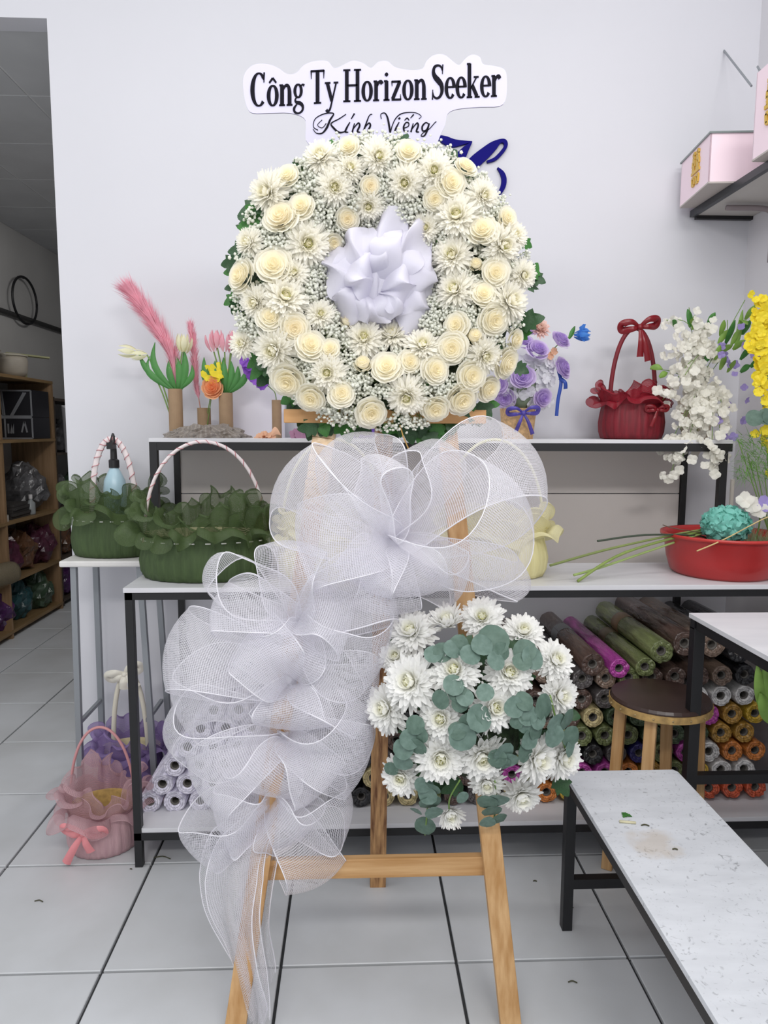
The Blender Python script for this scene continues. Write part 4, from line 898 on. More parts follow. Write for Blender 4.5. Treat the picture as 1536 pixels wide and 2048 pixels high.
# ------------------------------------------------------------------ things standing on the upper board
RS = random.Random(77)
def tulip_mb():
    mb = MB()
    for k in range(6):
        a = k*PI/3; ro = .42 if k % 2 else .38
        def fn(u, v, a=a, ro=ro):
            s = u*2-1; wdt = .75*math.sin(PI*(.12+.80*v))*.62; r = ro*math.sin(PI*(.10+.62*v))**.8; th = a+s*wdt
            return (r*math.cos(th), r*math.sin(th), v*1.15-.10*s*s*v)
        mb.grid(fn, 4, 6)
    return mb
TUL = {c: tulip_mb().mesh('tulip_head', petal_mat('tulip_'+c, a, b_, .1, .45)) for c, a, b_ in (('white', '#f0eed2', '#e6e5b0'), ('pink', '#ecaab8', '#f3cfd2'), ('blue', '#4f8fdc', '#2f63c0'))}
def blade(parent, p0, p1, bend, w, m, name='leaf'):
    p0 = Vector(p0); p1 = Vector(p1); d = p1-p0; side = d.cross(Vector((0, 1, 0))).normalized(); b_ = Vector(bend)
    def fn(u, v): return p0+d*u+b_*math.sin(PI*u)+side*((v-.5)*w*math.sin(PI*(.08+.90*u))**.8)+Vector((0, -.18*w*(1-(2*v-1)**2), 0))
    return MB().grid(fn, 10, 4).build(name, m, parent, smooth=True)
def paper_tube(px, ytop, ybot, wpx, Y, label):
    b0 = at(px, ybot, Y); t0 = at(px, ytop, Y); r = wpx/2*Y/1418
    t = thing('paper_tube', (b0.x, Y, DZ), label, 'tube', 'cardboard tubes used as vases')
    MB().lathe([(r*.9, .004), (r, 0), (r, t0.z-DZ), (r*.92, t0.z-DZ), (r*.9, .004)], (b0.x, Y, DZ), 24).build('tube_wall', cardboard, t, smooth=False)
    MB().lathe([(0, .004), (r*.92, .004)], (b0.x, Y, DZ), 16).build('tube_bottom', cardboard, t); return t, Vector((b0.x, Y, DZ+.01)), t0.z
def tulips(name, label, base, heads, leaves, Y, col):
    t = thing(name, base, label, 'flowers')
    for i, (x, y, s, dx, dz) in enumerate(heads):
        p = at(x, y, Y+RS.uniform(-.02, .02)); n = Vector((dx, -.15, dz)).normalized(); L = s*Y/1418
        MB().tube(spline([base, Vector((lerp(base.x, p.x, .35), Y, lerp(base.z, p.z, .6))), p-n*L*.5], 6), .0028, 6).build('stem', stem_green, t, smooth=True)
        link('tulip_head', TUL[col], t, orient(p-n*L*.5, n, RS.uniform(0, 3), L))
    for (x0, y0, x1, y1, bx_) in leaves: blade(t, at(x0, y0, Y), at(x1, y1, Y), (bx_*Y/1418, -.01, 0), RS.uniform(11, 15)*Y/1418, mat('tulip_leaf', '#4c8a45', .5, var=.15, scale=15, trans=.2))
    return t
YU = 2.86
t1, p1, z1 = paper_tube(353, 778, 868, 27, YU, 'tall cardboard tube with white tulips at the left shelf end')
tulips('tulip_bunch', 'white artificial tulips with long leaves in the leftmost tube', p1, [(258, 703, 30, -1, .12), (280, 710, 26, -.9, -.05), (365, 688, 30, .1, 1), (372, 692, 28, .3, 1)],
       [(348, 782, 278, 705, -14), (350, 782, 310, 685, -18), (352, 780, 338, 720, -4), (356, 780, 352, 712, 6), (358, 780, 384, 730, 12), (362, 780, 368, 700, 6), (350, 782, 300, 712, -24)], YU, 'white')
def pampas(name, label, base, path, rad, Y, seed, n=900):
    t = thing(name, base, label, 'plume'); Rp = random.Random(seed); C = spline([at(x, y, Y) for x, y in path], 10); N = len(C)
    MB().tube([base]+C[:], .0022, 5).build('stem', mat('dry_pink_stem', '#b98a7c', .7), t, smooth=True)
    mb = MB()
    for k in range(n):
        f = Rp.random(); i = min(int(f*(N-1)), N-2); p = C[i]; tg = (C[i+1]-C[i]).normalized(); a = Rp.uniform(0, 2*PI)
        sd = Vector((math.cos(a), math.sin(a)*.8, 0)); sd = (sd-tg*sd.dot(tg)).normalized(); L = rad*(.4+1.0*math.sin(PI*(.12+.75*f)))*Rp.uniform(.7, 1.3)
        q = p+tg*L*1.5+sd*L*.45; e = p+tg*L*2.5+sd*L*.95+Vector((0, 0, -L*.15)); w_ = .0011; s2 = tg.cross(sd)*w_
        mb.add([p-s2, p+s2, q+s2, q-s2, e], [(0, 1, 2, 3), (3, 2, 4)])
    mb.build('plume', mat('pampas_pink', '#f3b6c5', .9, var=.12, scale=30, trans=.3), t, kind='stuff')
pampas('pampas_grass', 'large pink pampas plume leaning left from the leftmost tube', p1+Vector((.004, .004, 0)), [(352, 770), (345, 720), (318, 665), (285, 615), (272, 598)], .036, YU+.01, 1, 2000)
t2, p2, z2 = paper_tube(409, 816, 862, 26, YU+.06, 'short cardboard tube behind the crumpled plastic bag')
pampas('pampas_grass', 'small slender pink pampas plume above the short tube', p2, [(398, 800), (392, 760), (388, 700), (382, 655)], .018, YU+.05, 2, 900)
def rose_on(name, label, base, x, y, r, Y, mesh, cat='flower', nrm=(0, -1, .15), grp=None):
    t = thing(name, base, label, cat, grp); p = at(x, y, Y); s = r*Y/1418
    MB().tube(spline([base, base.lerp(p, .5)+Vector((0, .004, 0)), p], 5), .002, 5).build('stem', stem_green, t, smooth=True)
    link('rose_head', mesh, t, orient(p+Vector((0, s*.35, 0)), nrm, 1., s)); return t
orange_rose = rose_mb(31).mesh('rose_head', petal_mat('orange_petals', '#f8bd90', '#f5a874', .1, .8))
lil_rose = [rose_mb(s_).mesh('rose', petal_mat('lilac_petals', '#dccbed', '#c4a8e2', .1, .8)) for s_ in (32, 33)]
rose_on('orange_rose', 'orange foam rose leaning out of the short tube', p2+Vector((.006, -.006, 0)), 425, 776, 22, YU-.02, orange_rose)
def frill(mbm, c, r, n, seed, petals=5, nrm=(0, -1, 0), wid=.8):
    """an open blossom: broad wavy petals around a centre"""
    Rf = random.Random(seed)
    M_ = orient(c, nrm, Rf.uniform(0, 6), r)
    for k in range(petals):
        a = 2*PI*k/petals
        def fn(u, v, a=a):
            s = u*2-1; q = v; wd = wid*math.sin(PI*min(1, .1+.75*q)); x = q; y = s*wd*.7; z = .25*q*q+.12*math.sin(4*s+k)*q-.1*s*s
            return M_ @ Vector((x*math.cos(a)-y*math.sin(a), x*math.sin(a)+y*math.cos(a), z))
        mbm.grid(fn, 3, 3)
def blossom_mesh(name, m, petals=5, wid=.8, seed=1):
    mb = MB(); frill(mb, (0, 0, 0), 1, None, seed, petals, (0, 0, 1), wid); return mb.mesh(name, m)
yb_ = thing('yellow_blossom', p2+Vector((-.004, .006, 0)), 'small bright yellow artificial blossom above the orange rose', 'flower')
MB().tube([p2+Vector((-.004, .006, 0)), at(428, 750, YU)], .002, 5).build('stem', stem_green, yb_)
YB_ = blossom_mesh('blossom', mat('yellow_petal', '#f8e63c', .6, trans=.3), 5)
for x, y in ((420, 748), (436, 742), (428, 752)): link('blossom', YB_, yb_, orient(at(x, y, YU-.01), (RS.uniform(-.5, .5), -1, .4), RS.uniform(0, 6), 18*YU/1418))
t3, p3, z3 = paper_tube(453, 786, 868, 27, YU, 'cardboard tube holding pink tulips behind the plastic bag')
tulips('tulip_bunch', 'pink artificial tulips with dark green leaves left of the wreath', p3, [(424, 688, 30, -.2, 1), (434, 680, 30, 0, 1), (450, 688, 30, .1, 1), (464, 690, 32, .25, 1), (467, 680, 28, .2, 1)],
       [(446, 788, 408, 715, -12), (450, 786, 430, 722, -8), (452, 785, 447, 715, 0), (456, 785, 476, 732, 8), (458, 786, 494, 738, 10), (450, 788, 402, 740, -10), (454, 785, 462, 722, 6)], YU, 'pink')
t4, p4, z4 = paper_tube(554, 800, 866, 19, YU, 'slim cardboard tube under the wreath rim with purple orchids')
orch = thing('orchid_spray', p4, 'purple artificial orchid spray beside the wreath rim', 'flowers')
PUR = blossom_mesh('blossom', mat('purple_petal', '#9b5fd0', .6, var=.2, scale=30, trans=.3), 5, .8, 4)
C = [at(552, 795, YU), at(540, 775, YU-.02), at(515, 755, YU-.04), at(498, 725, YU-.05)]
MB().tube(spline([p4]+C, 6), .002, 5).build('stem', stem_green, orch, smooth=True)
for x, y in ((492, 720), (502, 728), (510, 735), (505, 750), (515, 758), (525, 765), (497, 735), (528, 758)): link('blossom', PUR, orch, orient(at(x, y, YU-.05+RS.uniform(-.02, .02)), (RS.uniform(-.7, .7), -1, RS.uniform(-.4, .5)), RS.uniform(0, 6), 15*YU/1418))
# crumpled plastic bag
pb = at(412, 858, 2.80)
def crump(u, v):
    a = 2*PI*u; b_ = PI*.5*v; x, y, z = .13*math.cos(a)*math.cos(b_), .07*math.sin(a)*math.cos(b_), .045*math.sin(b_)
    k = noise.noise(Vector((x*40, y*40, z*60)))*.35+noise.noise(Vector((x*90, y*90, z*90+4)))*.18
    return (pb.x+x*(1+k)+.03*math.cos(a)*(1-v), 2.80+y*(1+k), DZ+.001+max(0, z*(1+1.2*k)))
tag(MB().grid(crump, 48, 12).build('plastic_bag', net_mat('crumpled_film', '#9c948c', .02, .35, .5, .2), None, smooth=False), 'crumpled clear plastic bag lying on the upper board', 'bag')
# arched white board, peach blossom, purple pots
ab = at(515, 868, 3.0); hh = at(515, 745, 3.0).z-DZ; mb = MB(); prof = [(-.115, 0), (-.115, hh*.55)]+[(-.115*math.cos(PI*k/14), hh*.55+hh*.45*math.sin(PI*k/14)) for k in range(1, 14)]+[(.115, hh*.55), (.115, 0)]; n = len(prof)
mb.add([(ab.x+x, 2.985, DZ+z) for x, z in prof]+[(ab.x+x, 2.997, DZ+z) for x, z in prof], [tuple(range(n-1, -1, -1)), tuple(range(n, 2*n))]+[(i, (i+1) % n, n+(i+1) % n, n+i) for i in range(n)])
mb.build('arched_board', mat('white_board', '#e4e1ea', .5), label='white round-topped board leaning on the wall behind the tubes', cat='board')
pf = at(530, 866, 2.76); pe = thing('peach_blossom', (pf.x, 2.76, DZ), 'peach fabric blossom lying on the upper board edge', 'flower'); PEA = blossom_mesh('blossom', mat('peach_petal', '#f0c3a2', .6, trans=.3), 6)
for k in range(3): link('blossom', PEA, pe, orient((pf.x+.016*(k-1), 2.76, DZ+.008), (.5*(k-1), -.5, 1), k, .026))
blade(pe, (pf.x+.02, 2.76, DZ+.006), (pf.x+.06, 2.77, DZ+.012), (0, 0, .02), .03, MATS['peach_petal'], 'petal')
mv = at(592, 862, 2.8); mvt = thing('mauve_petals', (mv.x, 2.8, DZ), 'dusty mauve fabric petals lying beside the purple pot', 'flower'); MAU = blossom_mesh('blossom', mat('mauve_petal', '#b98aa6', .6, trans=.3), 5)
for k in range(2): link('blossom', MAU, mvt, orient((mv.x+.02*k, 2.8, DZ+.012), (.2, -.8, .6), k, .028))
purp = mat('purple_felt', '#7e5cc0', .7)
for x, lab in ((640, 'purple felt pot behind the wrapped easel leg'), (718, 'purple felt pot between the easel posts')):
    q = at(x, 870, 2.85); t = thing('felt_pot', (q.x, 2.85, DZ), lab, 'pot', 'purple felt pots'); MB().lathe([(0, 0), (.055, 0), (.075, .05), (.078, .052), (.06, .006), (0, .006)], (q.x, 2.85, DZ), 24, ripple=lambda a, tt: .04*math.sin(8*a)).build('pot_wall', purp, t, smooth=True)
    MB().lathe([(.079, .045), (.081, .045), (.081, .053), (.079, .053)], (q.x, 2.85, DZ), 24).build('rim', purp, t)

# ------------------------------------------------------------------ pot of lilac roses
lp = at(1035, 872, 2.83)
pt = thing('rose_pot', (lp.x, 2.83, DZ), 'woven pot of lilac roses and white hydrangea with purple ribbon', 'flowers')
MB().lathe([(0, 0), (.06, 0), (.072, .12), (.066, .12), (.06, .01), (0, .01)], (lp.x, 2.83, DZ), 24).build('woven_pot', mat('wicker', '#c9a578', .8, var=.25, scale=80, bump=.5, bscale=90), pt, smooth=False)
bow_knot(pt, (lp.x+.0, 2.745, DZ+.10), .055, mat('purple_satin', '#4a3f96', .35, var=.3, scale=30), ((-.6, -1.3), (.6, -1.5)), .05, .3)
ball = Vector((lp.x+.01, 2.83, DZ+.2)); MB().ball(ball, .062, 14, 10, 1.5).build('foam_core', mat('leafy_core', '#8b9a82', .9), pt, smooth=True)
for i, (x, y, r) in enumerate(((1073,705,24),(1117,685,22),(1118,738,24),(1044,755,25),(1048,690,20),(1012,795,22),(1082,795,20),(1000,770,20),(1060,665,16))):
    p = at(x, y, 2.76+.02*(i % 3)); d = (p-ball); d.y -= .12; link('rose', lil_rose[i % 2], pt, orient(p, d, i, r*2.8/1418))
HYD = blossom_mesh('floret', mat('white_floret', '#eeeef2', .6, trans=.3), 4, .9, 2)
for k in range(90):
    x, y = RS.uniform(1000, 1110), RS.uniform(715, 815); p = at(x, y, 2.77+RS.uniform(0, .04)); d = p-ball; d.y -= .1; link('floret', HYD, pt, orient(p, d, RS.uniform(0, 6), .021))
dah = mum_mb(41, 6, 20, .2, e0=80, e1=0).mesh('dahlia', petal_mat('dahlia_pink', '#f2cfc8', '#f5ddd0', .1, .9)); link('dahlia', dah, pt, orient(at(1078, 658, 2.80), (.2, -1, .6), 0, .045))
for x, y in ((1100, 712), (1108, 703)): link('blossom', PEA, pt, orient(at(x, y, 2.78), (.3, -1, .2), 0, .016))
MB().tube(spline([ball, at(1105, 700, 2.82), at(1140, 672, 2.82), at(1152, 668, 2.82)], 6), .0022, 5).build('stem', stem_green, pt, smooth=True); link('tulip_head', TUL['blue'], pt, orient(at(1148, 670, 2.82), (1, -.3, -.05), 0, .055))
BLU = blossom_mesh('blossom', mat('blue_petal', '#4c8ae0', .6, trans=.2), 6, .7, 3); link('blossom', BLU, pt, orient(at(1165, 666, 2.81), (.8, -1, .1), 0, .034))
blade(pt, at(1138, 678, 2.82), at(1150, 652, 2.82), (0, 0, 0), .018, green_leaf)
bsat = mat('blue_satin', '#2a4aa0', .35); satin(pt, [at(1117, 742, 2.80), at(1122, 765, 2.79), at(1116, 800, 2.79), at(1113, 832, 2.79)], [.014, .014, .014], bsat, 'ribbon_tail'); satin(pt, [at(1119, 756, 2.79), at(1130, 765, 2.78), at(1131, 778, 2.79)], [.014, .016], bsat, 'ribbon_tail')
for x, y in ((1033, 645), (1140, 655)): pass

# ------------------------------------------------------------------ trailing flowers at the right
YT = 2.72
vp = at(1400, 870, 2.80)
tv = thing('trailing_flowers', (vp.x, 2.84, DZ), 'white trailing artificial blossoms and leaves spilling over the rack', 'flowers')
MB().lathe([(0, 0), (.05, 0), (.075, .16), (.07, .16), (.045, .01), (0, .01)], (vp.x, 2.84, DZ), 20).build('pot', mat('pale_pot', '#d8ccb4', .7, var=.1), tv, smooth=True)
WB = blossom_mesh('blossom', mat('white_petal', '#f1efe6', .6, trans=.35), 4, .85, 6); LB = blossom_mesh('blossom', mat('lilac_small_petal', '#a596d4', .6, trans=.3), 4, .85, 7)
top = Vector((vp.x, 2.82, DZ+.2)); Rt = random.Random(12)
trails = [(1340,950),(1335,900),(1365,915),(1420,940),(1325,800),(1345,700),(1390,660),(1440,930),(1360,860),(1390,880),(1445,860),(1330,640),(1400,690),(1370,750),(1345,770)]
nb = 0
for (x, y) in trails:
    e = at(x, y, YT+Rt.uniform(-.07, .03)); mid = (top+e)/2+Vector((0, -.05, .10 if e.z > DZ+.05 else .07)); C = spline([top, mid, e], 8)
    MB().tube(C, .0014, 5).build('vine', stem_green, tv, smooth=True)
    for c in C[3:]:
        for k in range(3 if nb < 250 else 1):
            p = c+Vector((Rt.gauss(0, .025), Rt.uniform(-.035, .01), Rt.gauss(0, .022))); link('blossom', WB, tv, orient(p, (Rt.uniform(-.8, .8), -1, Rt.uniform(-.5, .7)), Rt.uniform(0, 6), Rt.uniform(.013, .022))); nb += 1
for k in range(22):
    x, y = Rt.uniform(1435, 1520), Rt.uniform(640, 880); link('lilac_blossom', LB, tv, orient(at(x, y, YT+Rt.uniform(-.06, .04)), (Rt.uniform(-.8, .8), -1, Rt.uniform(-.3, .6)), Rt.uniform(0, 6), Rt.uniform(.012, .018)))
LVS = [(1375,618,1380,655),(1390,630,1385,660),(1395,640,1378,648),(1430,625,1415,650),(1448,640,1440,672),(1455,660,1436,688),(1470,640,1450,690),(1485,620,1470,700),(1478,660,1462,690),(1500,640,1485,670),(1490,680,1465,700),(1440,690,1430,720),(1505,690,1480,720),(1450,710,1440,740),(1470,720,1455,745),(1500,730,1480,745),(1325,738,1300,735),(1335,745,1318,755),(1425,700,1405,730),(1380,690,1372,720),(1495,650,1480,640),(1345,640,1352,660),(1510,610,1490,640),(1465,690,1440,705),(1520,720,1500,735)]
for i, (x0, y0, x1, y1) in enumerate(LVS):
    blade(tv, at(x1, y1, YT+.02), at(x0, y0, YT+Rt.uniform(-.05, .03)), (0, -.006, .004), .024, LIGHT_LEAF if i % 3 else green_leaf)
for pth in ([(1400,760),(1440,690),(1490,600)], [(1400,760),(1395,690),(1378,615)], [(1410,760),(1450,700),(1455,640)], [(1400,780),(1350,745),(1300,738)]): MB().tube(spline([at(x, y, YT+.03) for x, y in pth], 8), .0016, 5).build('vine', stem_green, tv, smooth=True)
# yellow orchids in a pot further right
yo = at(1530, 860, 2.6)
yt = thing('orchid_spray', (yo.x, 2.62, TZ), 'bright yellow artificial orchid sprays at the right picture edge', 'flowers')
MB().lathe([(0, 0), (.05, 0), (.07, .13), (.065, .13), (.045, .01), (0, .01)], (1.565, 2.56, TZ), 20).build('pot', mat('brown_pot', '#7a5a40', .7), yt, smooth=True)
for pth in ([(1545,1000),(1530,850),(1515,720),(1510,600)], [(1545,1000),(1540,800),(1525,690),(1530,640)]):
    C = spline([Vector((1.565, 2.56, TZ+.1))]+[at(x, y, 2.52) for x, y in pth[1:]], 9); MB().tube(C, .002, 5).build('stem', stem_green, yt, smooth=True)
    for c in C[6:]:
        for k in range(3): link('blossom', YB_, yt, orient(c+Vector((Rt.gauss(0, .02), Rt.uniform(-.03, .0), Rt.gauss(0, .015))), (Rt.uniform(-.9, .6), -1, Rt.uniform(-.5, .6)), Rt.uniform(0, 6), Rt.uniform(.014, .022)))
for x, y in ((1530, 820), (1520, 850), (1535, 850)): link('eucalyptus_leaf', LEAF_EUC[1], yt, orient(at(x, y, 2.46), (-.2, -1, .1), Rt.uniform(0, 6), .06))
mb = MB()
for k in range(420):
    a = at(Rt.uniform(1475, 1560), Rt.uniform(870, 960), 2.50); d = Vector((Rt.uniform(-1, .6), Rt.uniform(-.4, .2), Rt.uniform(-.9, .5))).normalized()*.05; s_ = Vector((.0012, 0, .0006)); mb.add([a-s_, a+s_, a+d], [(0, 1, 2)])
mb.build('fern_needles', mat('fern_green', '#5d8a3c', .7, var=.2, scale=20, trans=.2), yt, kind='stuff')
for k in range(4): MB().tube([Vector((1.56, 2.56, TZ+.1)), at(1530-18*k, 955-25*k, 2.50)], .002, 5).build('stem', stem_green, yt)

# ------------------------------------------------------------------ red basin with stems and flowers
bx, by = 1.345, 2.515
ba = thing('red_basin', (bx, by, TZ), 'round red plastic basin on the rack at the right', 'basin')
MB().lathe([(0, .002), (.165, 0), (.178, .012), (.192, .06), (.202, .13), (.212, .142), (.212, .150), (.206, .150), (.196, .132), (.186, .06), (.172, .014), (0, .01)], (bx, by, TZ), 56).build('basin_wall', mat('red_plastic', '#a62a2a', .3, var=.05, scale=10), ba, smooth=True)
MB().lathe([(.212, .139), (.2155, .139), (.2155, .150), (.212, .1505)], (bx, by, TZ), 56).build('rim_lip', mat('red_rim', '#b8332f', .3), ba, smooth=True)
hy = at(1452, 1050, 2.46); ht = thing('hydrangea_head', (hy.x, hy.y, TZ+.10), 'teal artificial hydrangea head lying in the red basin', 'flower')
MB().ball(hy, .05, 12, 8).build('flower_core', mat('teal_dark', '#2f7a72', .8), ht, smooth=True)
TEA = blossom_mesh('floret', mat('teal_petal', '#8ad4c7', .6, var=.12, scale=30, trans=.3), 4, .95, 9)
for k in range(52):
    z = 1-2*(k+.5)/52; a = k*2.4; r = math.sqrt(1-z*z); d = Vector((r*math.cos(a), r*math.sin(a), z)); link('floret', TEA, ht, orient(hy+Vector((d.x*.075, d.y*.06, d.z*.058)), d, a, .031))
MB().tube([hy, (hy.x+.03, hy.y+.04, TZ+.02)], .003, 6).build('stem', stem_green, ht)
# cut stems leaning out over the basin rim
STM = [((1195,1082),(1290,1070),(1400,1072),'#3f4a3c',.0035,'dark thin cut stem reaching left out of the basin'),((1100,1131),(1230,1095),(1402,1060),'#7d8a50',.0042,'long olive cut stem reaching farthest left over the rack'),((1148,1150),(1210,1132),(1408,1066),'#9bb06a',.0042,'pale green cut stem lying between two darker stems'),((1155,1169),(1250,1105),(1405,1063),'#84984f',.0048,'thick green cut stem pointing to the rack front edge'),((1394,1102),(1450,1078),(1536,1034),'#c9b27c',.0022,'thin straw-coloured stem lying across the basin rim'),((1326,1050),(1350,1057),(1410,1068),'#6d5a4c',.0016,'thin brown twig at the basin back rim')]
for i, (a, b_, c, col, r, lab) in enumerate(STM):
    ya, yc = (2.36, 2.50) if i not in (4,) else (2.29, 2.40); A, B, Cc = at(*a, ya), at(*b_, (ya+yc)/2), at(*c, yc)
    if A.z < TZ+.004: A.z = TZ+.005
    t = MB().tube(spline([A, B, Cc, Cc+(Cc-B)*.2+Vector((0, 0, -.03))], 6), [r*1.1]*7+[r]*12, 7); t.build('cut_stem', mat('stem_'+col, col, .6, var=.1), label=lab, cat='stem', group='cut stems in the basin', smooth=True)
wo = at(1500, 1015, 2.44); wt = thing('orchid_bloom', (wo.x, wo.y, TZ+.12), 'white and lilac orchid bloom lying in the red basin', 'flower')
for i, (x, y, s) in enumerate(((1490, 1000, .03), (1503, 1010, .032), (1518, 1020, .03), (1530, 1008, .03))): link('blossom', WB if i < 3 else LB, wt, orient(at(x, y, 2.44), (RS.uniform(-.5, .3), -1, .4), i, s))
MB().tube(spline([at(1500, 1012, 2.45), at(1520, 1040, 2.46), Vector((bx+.1, by, TZ+.02))], 5), .003, 6).build('stem', stem_green, wt)
gt = thing('grass_tuft', (bx+.12, by-.03, TZ+.012), 'tuft of dusty green artificial grass in the basin', 'plant'); mb = MB()
for k in range(260):
    a = Vector((bx+RS.uniform(.02, .16), by+RS.uniform(-.10, .05), TZ+.03)); d = Vector((RS.uniform(-.4, .4), RS.uniform(-.4, .2), 1)).normalized()*RS.uniform(.12, .17); s_ = Vector((.0014, 0, 0)); mb.add([a-s_, a+s_, a+d*.6+s_*.6, a+d*.6-s_*.6, a+d+Vector((RS.uniform(-.02, .02), 0, 0))], [(0, 1, 2, 3), (3, 2, 4)])
mb.build('grass_blades', mat('dusty_grass', '#7d8a66', .8, var=.2, scale=20), gt, kind='stuff'); MB().lathe([(0, 0), (.05, 0), (.045, .025), (0, .025)], (bx+.09, by-.02, TZ+.012), 16).build('grass_base', mat('dark_foam', '#26302a', .9), gt)
# leafy plant partly seen at the right edge below the table
gp = thing('leafy_plant', (1.22, 1.8, 0), 'green leafy plant at the right picture edge below the table top', 'plant')
MB().lathe([(0, 0), (.07, 0), (.1, .2), (.093, .2), (.065, .01), (0, .01)], (1.22, 1.8, 0), 20).build('pot', mat('brown_pot', '#7a5a40', .7), gp, smooth=True)
for i, (x, y, X2, Y2) in enumerate(((1540, 1440, 1514, 1330), (1545, 1440, 1530, 1325), (1550, 1450, 1520, 1385))):
    A, B = at(x, y, 1.8), at(X2, Y2, 1.76); MB().tube(spline([Vector((1.22, 1.8, .1)), Vector((1.22, 1.8, .5)), A], 5), .003, 5).build('stem', stem_green, gp, smooth=True); blade(gp, A, B, (-.01, -.01, 0), .04, LIGHT_LEAF)

# ------------------------------------------------------------------ scraps on the bench and floor
def scrap(x, y, z, kind, label, s=.03, rot=0.):
    p = atz(x, y, z); t = thing('plant_scrap', p, label, 'scrap', 'plant scraps')
    if kind == 'leaf':
        for k in range(3): link('leaf', LEAF_IVY2, t, Matrix.Translation(p+Vector((0, 0, .003))) @ Matrix.Rotation(rot+k*1.9, 4, 'Z') @ Matrix.Diagonal((s, s, s*.6, 1)))
    elif kind == 'stem': MB().tube([p+Vector((-s, 0, .0035)), p+Vector((s, -.008, .0035))], .0034, 6).build('stem_piece', mat('pale_stem', '#cfc9a8', .6), t, smooth=True)
    else: MB().tube(spline([p+Vector((-s, 0, .002)), p+Vector((0, s*.2, .003)), p+Vector((s, -s*.3, .002))], 4), .0018, 5).build('twig', mat('dark_twig', '#4a4a36', .8), t, smooth=True)
scrap(1252, 1631, BH, 'leaf', 'small green leaf scrap on the bench', .016, .4); scrap(1254, 1645, BH, 'stem', 'short pale stem piece beside the leaf on the bench', .02)
scrap(1290, 1652, BH, 'twig', 'thin yellowish plant shred behind the tan stain on the bench', .010); scrap(1350, 1700, BH, 'twig', 'tiny twig at the tan stain on the bench', .006)
scrap(78, 1803, 0, 'twig', 'brown leaf curl on the floor tiles at the left', .014, 1.); scrap(325, 1716, 0, 'twig', 'thin dark twig on the tile joint under the rack', .03); scrap(625, 1767, 0, 'twig', 'dark twig on the floor under the bow tail', .016); scrap(1140, 1815, 0, 'twig', 'dark shred on the floor beside the bench leg', .010); scrap(1145, 1965, 0, 'twig', 'dark shred on the floor tile in the bench shadow', .012); scrap(1070, 1763, 0, 'twig', 'dark crumb on the floor between easel and bench', .006); scrap(262, 1739, 0, 'twig', 'dark crumb on the floor beside the rack leg', .004)
# ------------------------------------------------------------------ dim store room seen through the opening
oak = wood_mat('shelf_pine', '#8f7350', '#76603f', 'Y'); oak_z = wood_mat('shelf_pine_z', '#97795a', '#7e6446', 'Z')
SXF = -2.45
sh = thing('storage_shelf', (-2.62, 5.0, 0), 'long wooden storage shelf along the left wall of the store room', 'shelf')
for z in (.06, .42, .84, 1.42, 1.88): MB().mm((LX+.002, 3.5, z-.022), (SXF, 5.94, z)).build('shelf_board', oak, sh)
for y in (3.5, 5.05, 5.92): MB().mm((LX+.002, y, 0), (SXF-.004, y+.024, 1.86)).build('upright', oak_z, sh)
s2 = thing('storage_shelf', (-2.62, 7.0, 0), 'dark shelf further back in the store room beyond the pine one', 'shelf')
dk = mat('dark_wood', '#4a4038', .7, var=.1)
for z in (.06, .42, .84, 1.3, 1.75): MB().mm((LX+.002, 6.0, z-.022), (SXF-.02, 8.3, z)).build('shelf_board', dk, s2)
for y in (6.0, 7.15, 8.28): MB().mm((LX+.002, y, 0), (SXF-.024, y+.02, 1.76)).build('upright', dk, s2)
Rb = random.Random(21)
def bag(c, r, m, label, grp, sy=1., sz=1.2):
    c = Vector(c); sd = Rb.uniform(0, 50)
    def fn(u, v):
        a = 2*PI*u; b_ = -PI/2+PI*v; d = Vector((math.cos(a)*math.cos(b_), math.sin(a)*math.cos(b_)*sy, math.sin(b_)*sz)); k = 1+.30*noise.noise(d*2.2+Vector((sd, 0, 0)))+.18*noise.noise(d*5+Vector((0, sd, 0)))
        q = c+d*r*k; q.z = max(q.z, c.z-r*sz*.85); return q
    o = MB().grid(fn, 28, 14).build('plastic_wrapped_bundle', m, None, smooth=False); return tag(o, label, 'bundle', grp)
BC = [('maroon', '#4a2535'), ('plum', '#452550'), ('teal', '#28474b'), ('moss', '#3f5140'), ('rust', '#5e4230'), ('grey', '#5b5a5c')]
BMt = {n_: mat('film_'+n_, c_, .18, var=.35, scale=18, bump=.6, bscale=25) for n_, c_ in BC}
def row_of(z, y0, y1, n_, cols, r, where, x=-2.60):
    for i in range(n_):
        c_ = cols[i % len(cols)]; y = lerp(y0, y1, i/max(1, n_-1))
        bag((x+Rb.uniform(-.02, .02), y, z+r*1.02), r, BMt[c_], f'{c_} plastic-wrapped bundle, {ORD[i]} from the front {where}', 'wrapped bundles in the store room')
row_of(.06, 4.75, 5.75, 4, ['maroon', 'plum', 'teal', 'moss'], .13, 'on the lowest pine shelf')
row_of(.42, 5.22, 5.80, 3, ['maroon', 'rust', 'maroon'], .14, 'on the second pine shelf')
row_of(.06, 6.2, 7.6, 5, ['plum', 'teal', 'grey', 'moss', 'grey'], .12, 'on the lowest dark shelf')
row_of(.42, 6.2, 7.6, 5, ['rust', 'maroon', 'plum', 'grey', 'moss'], .13, 'on the second dark shelf')
row_of(.84, 6.25, 7.6, 4, ['grey', 'moss', 'grey', 'grey'], .12, 'on the third dark shelf')
row_of(1.3, 6.25, 7.6, 4, ['grey', 'grey', 'moss', 'grey'], .13, 'on the fourth dark shelf')
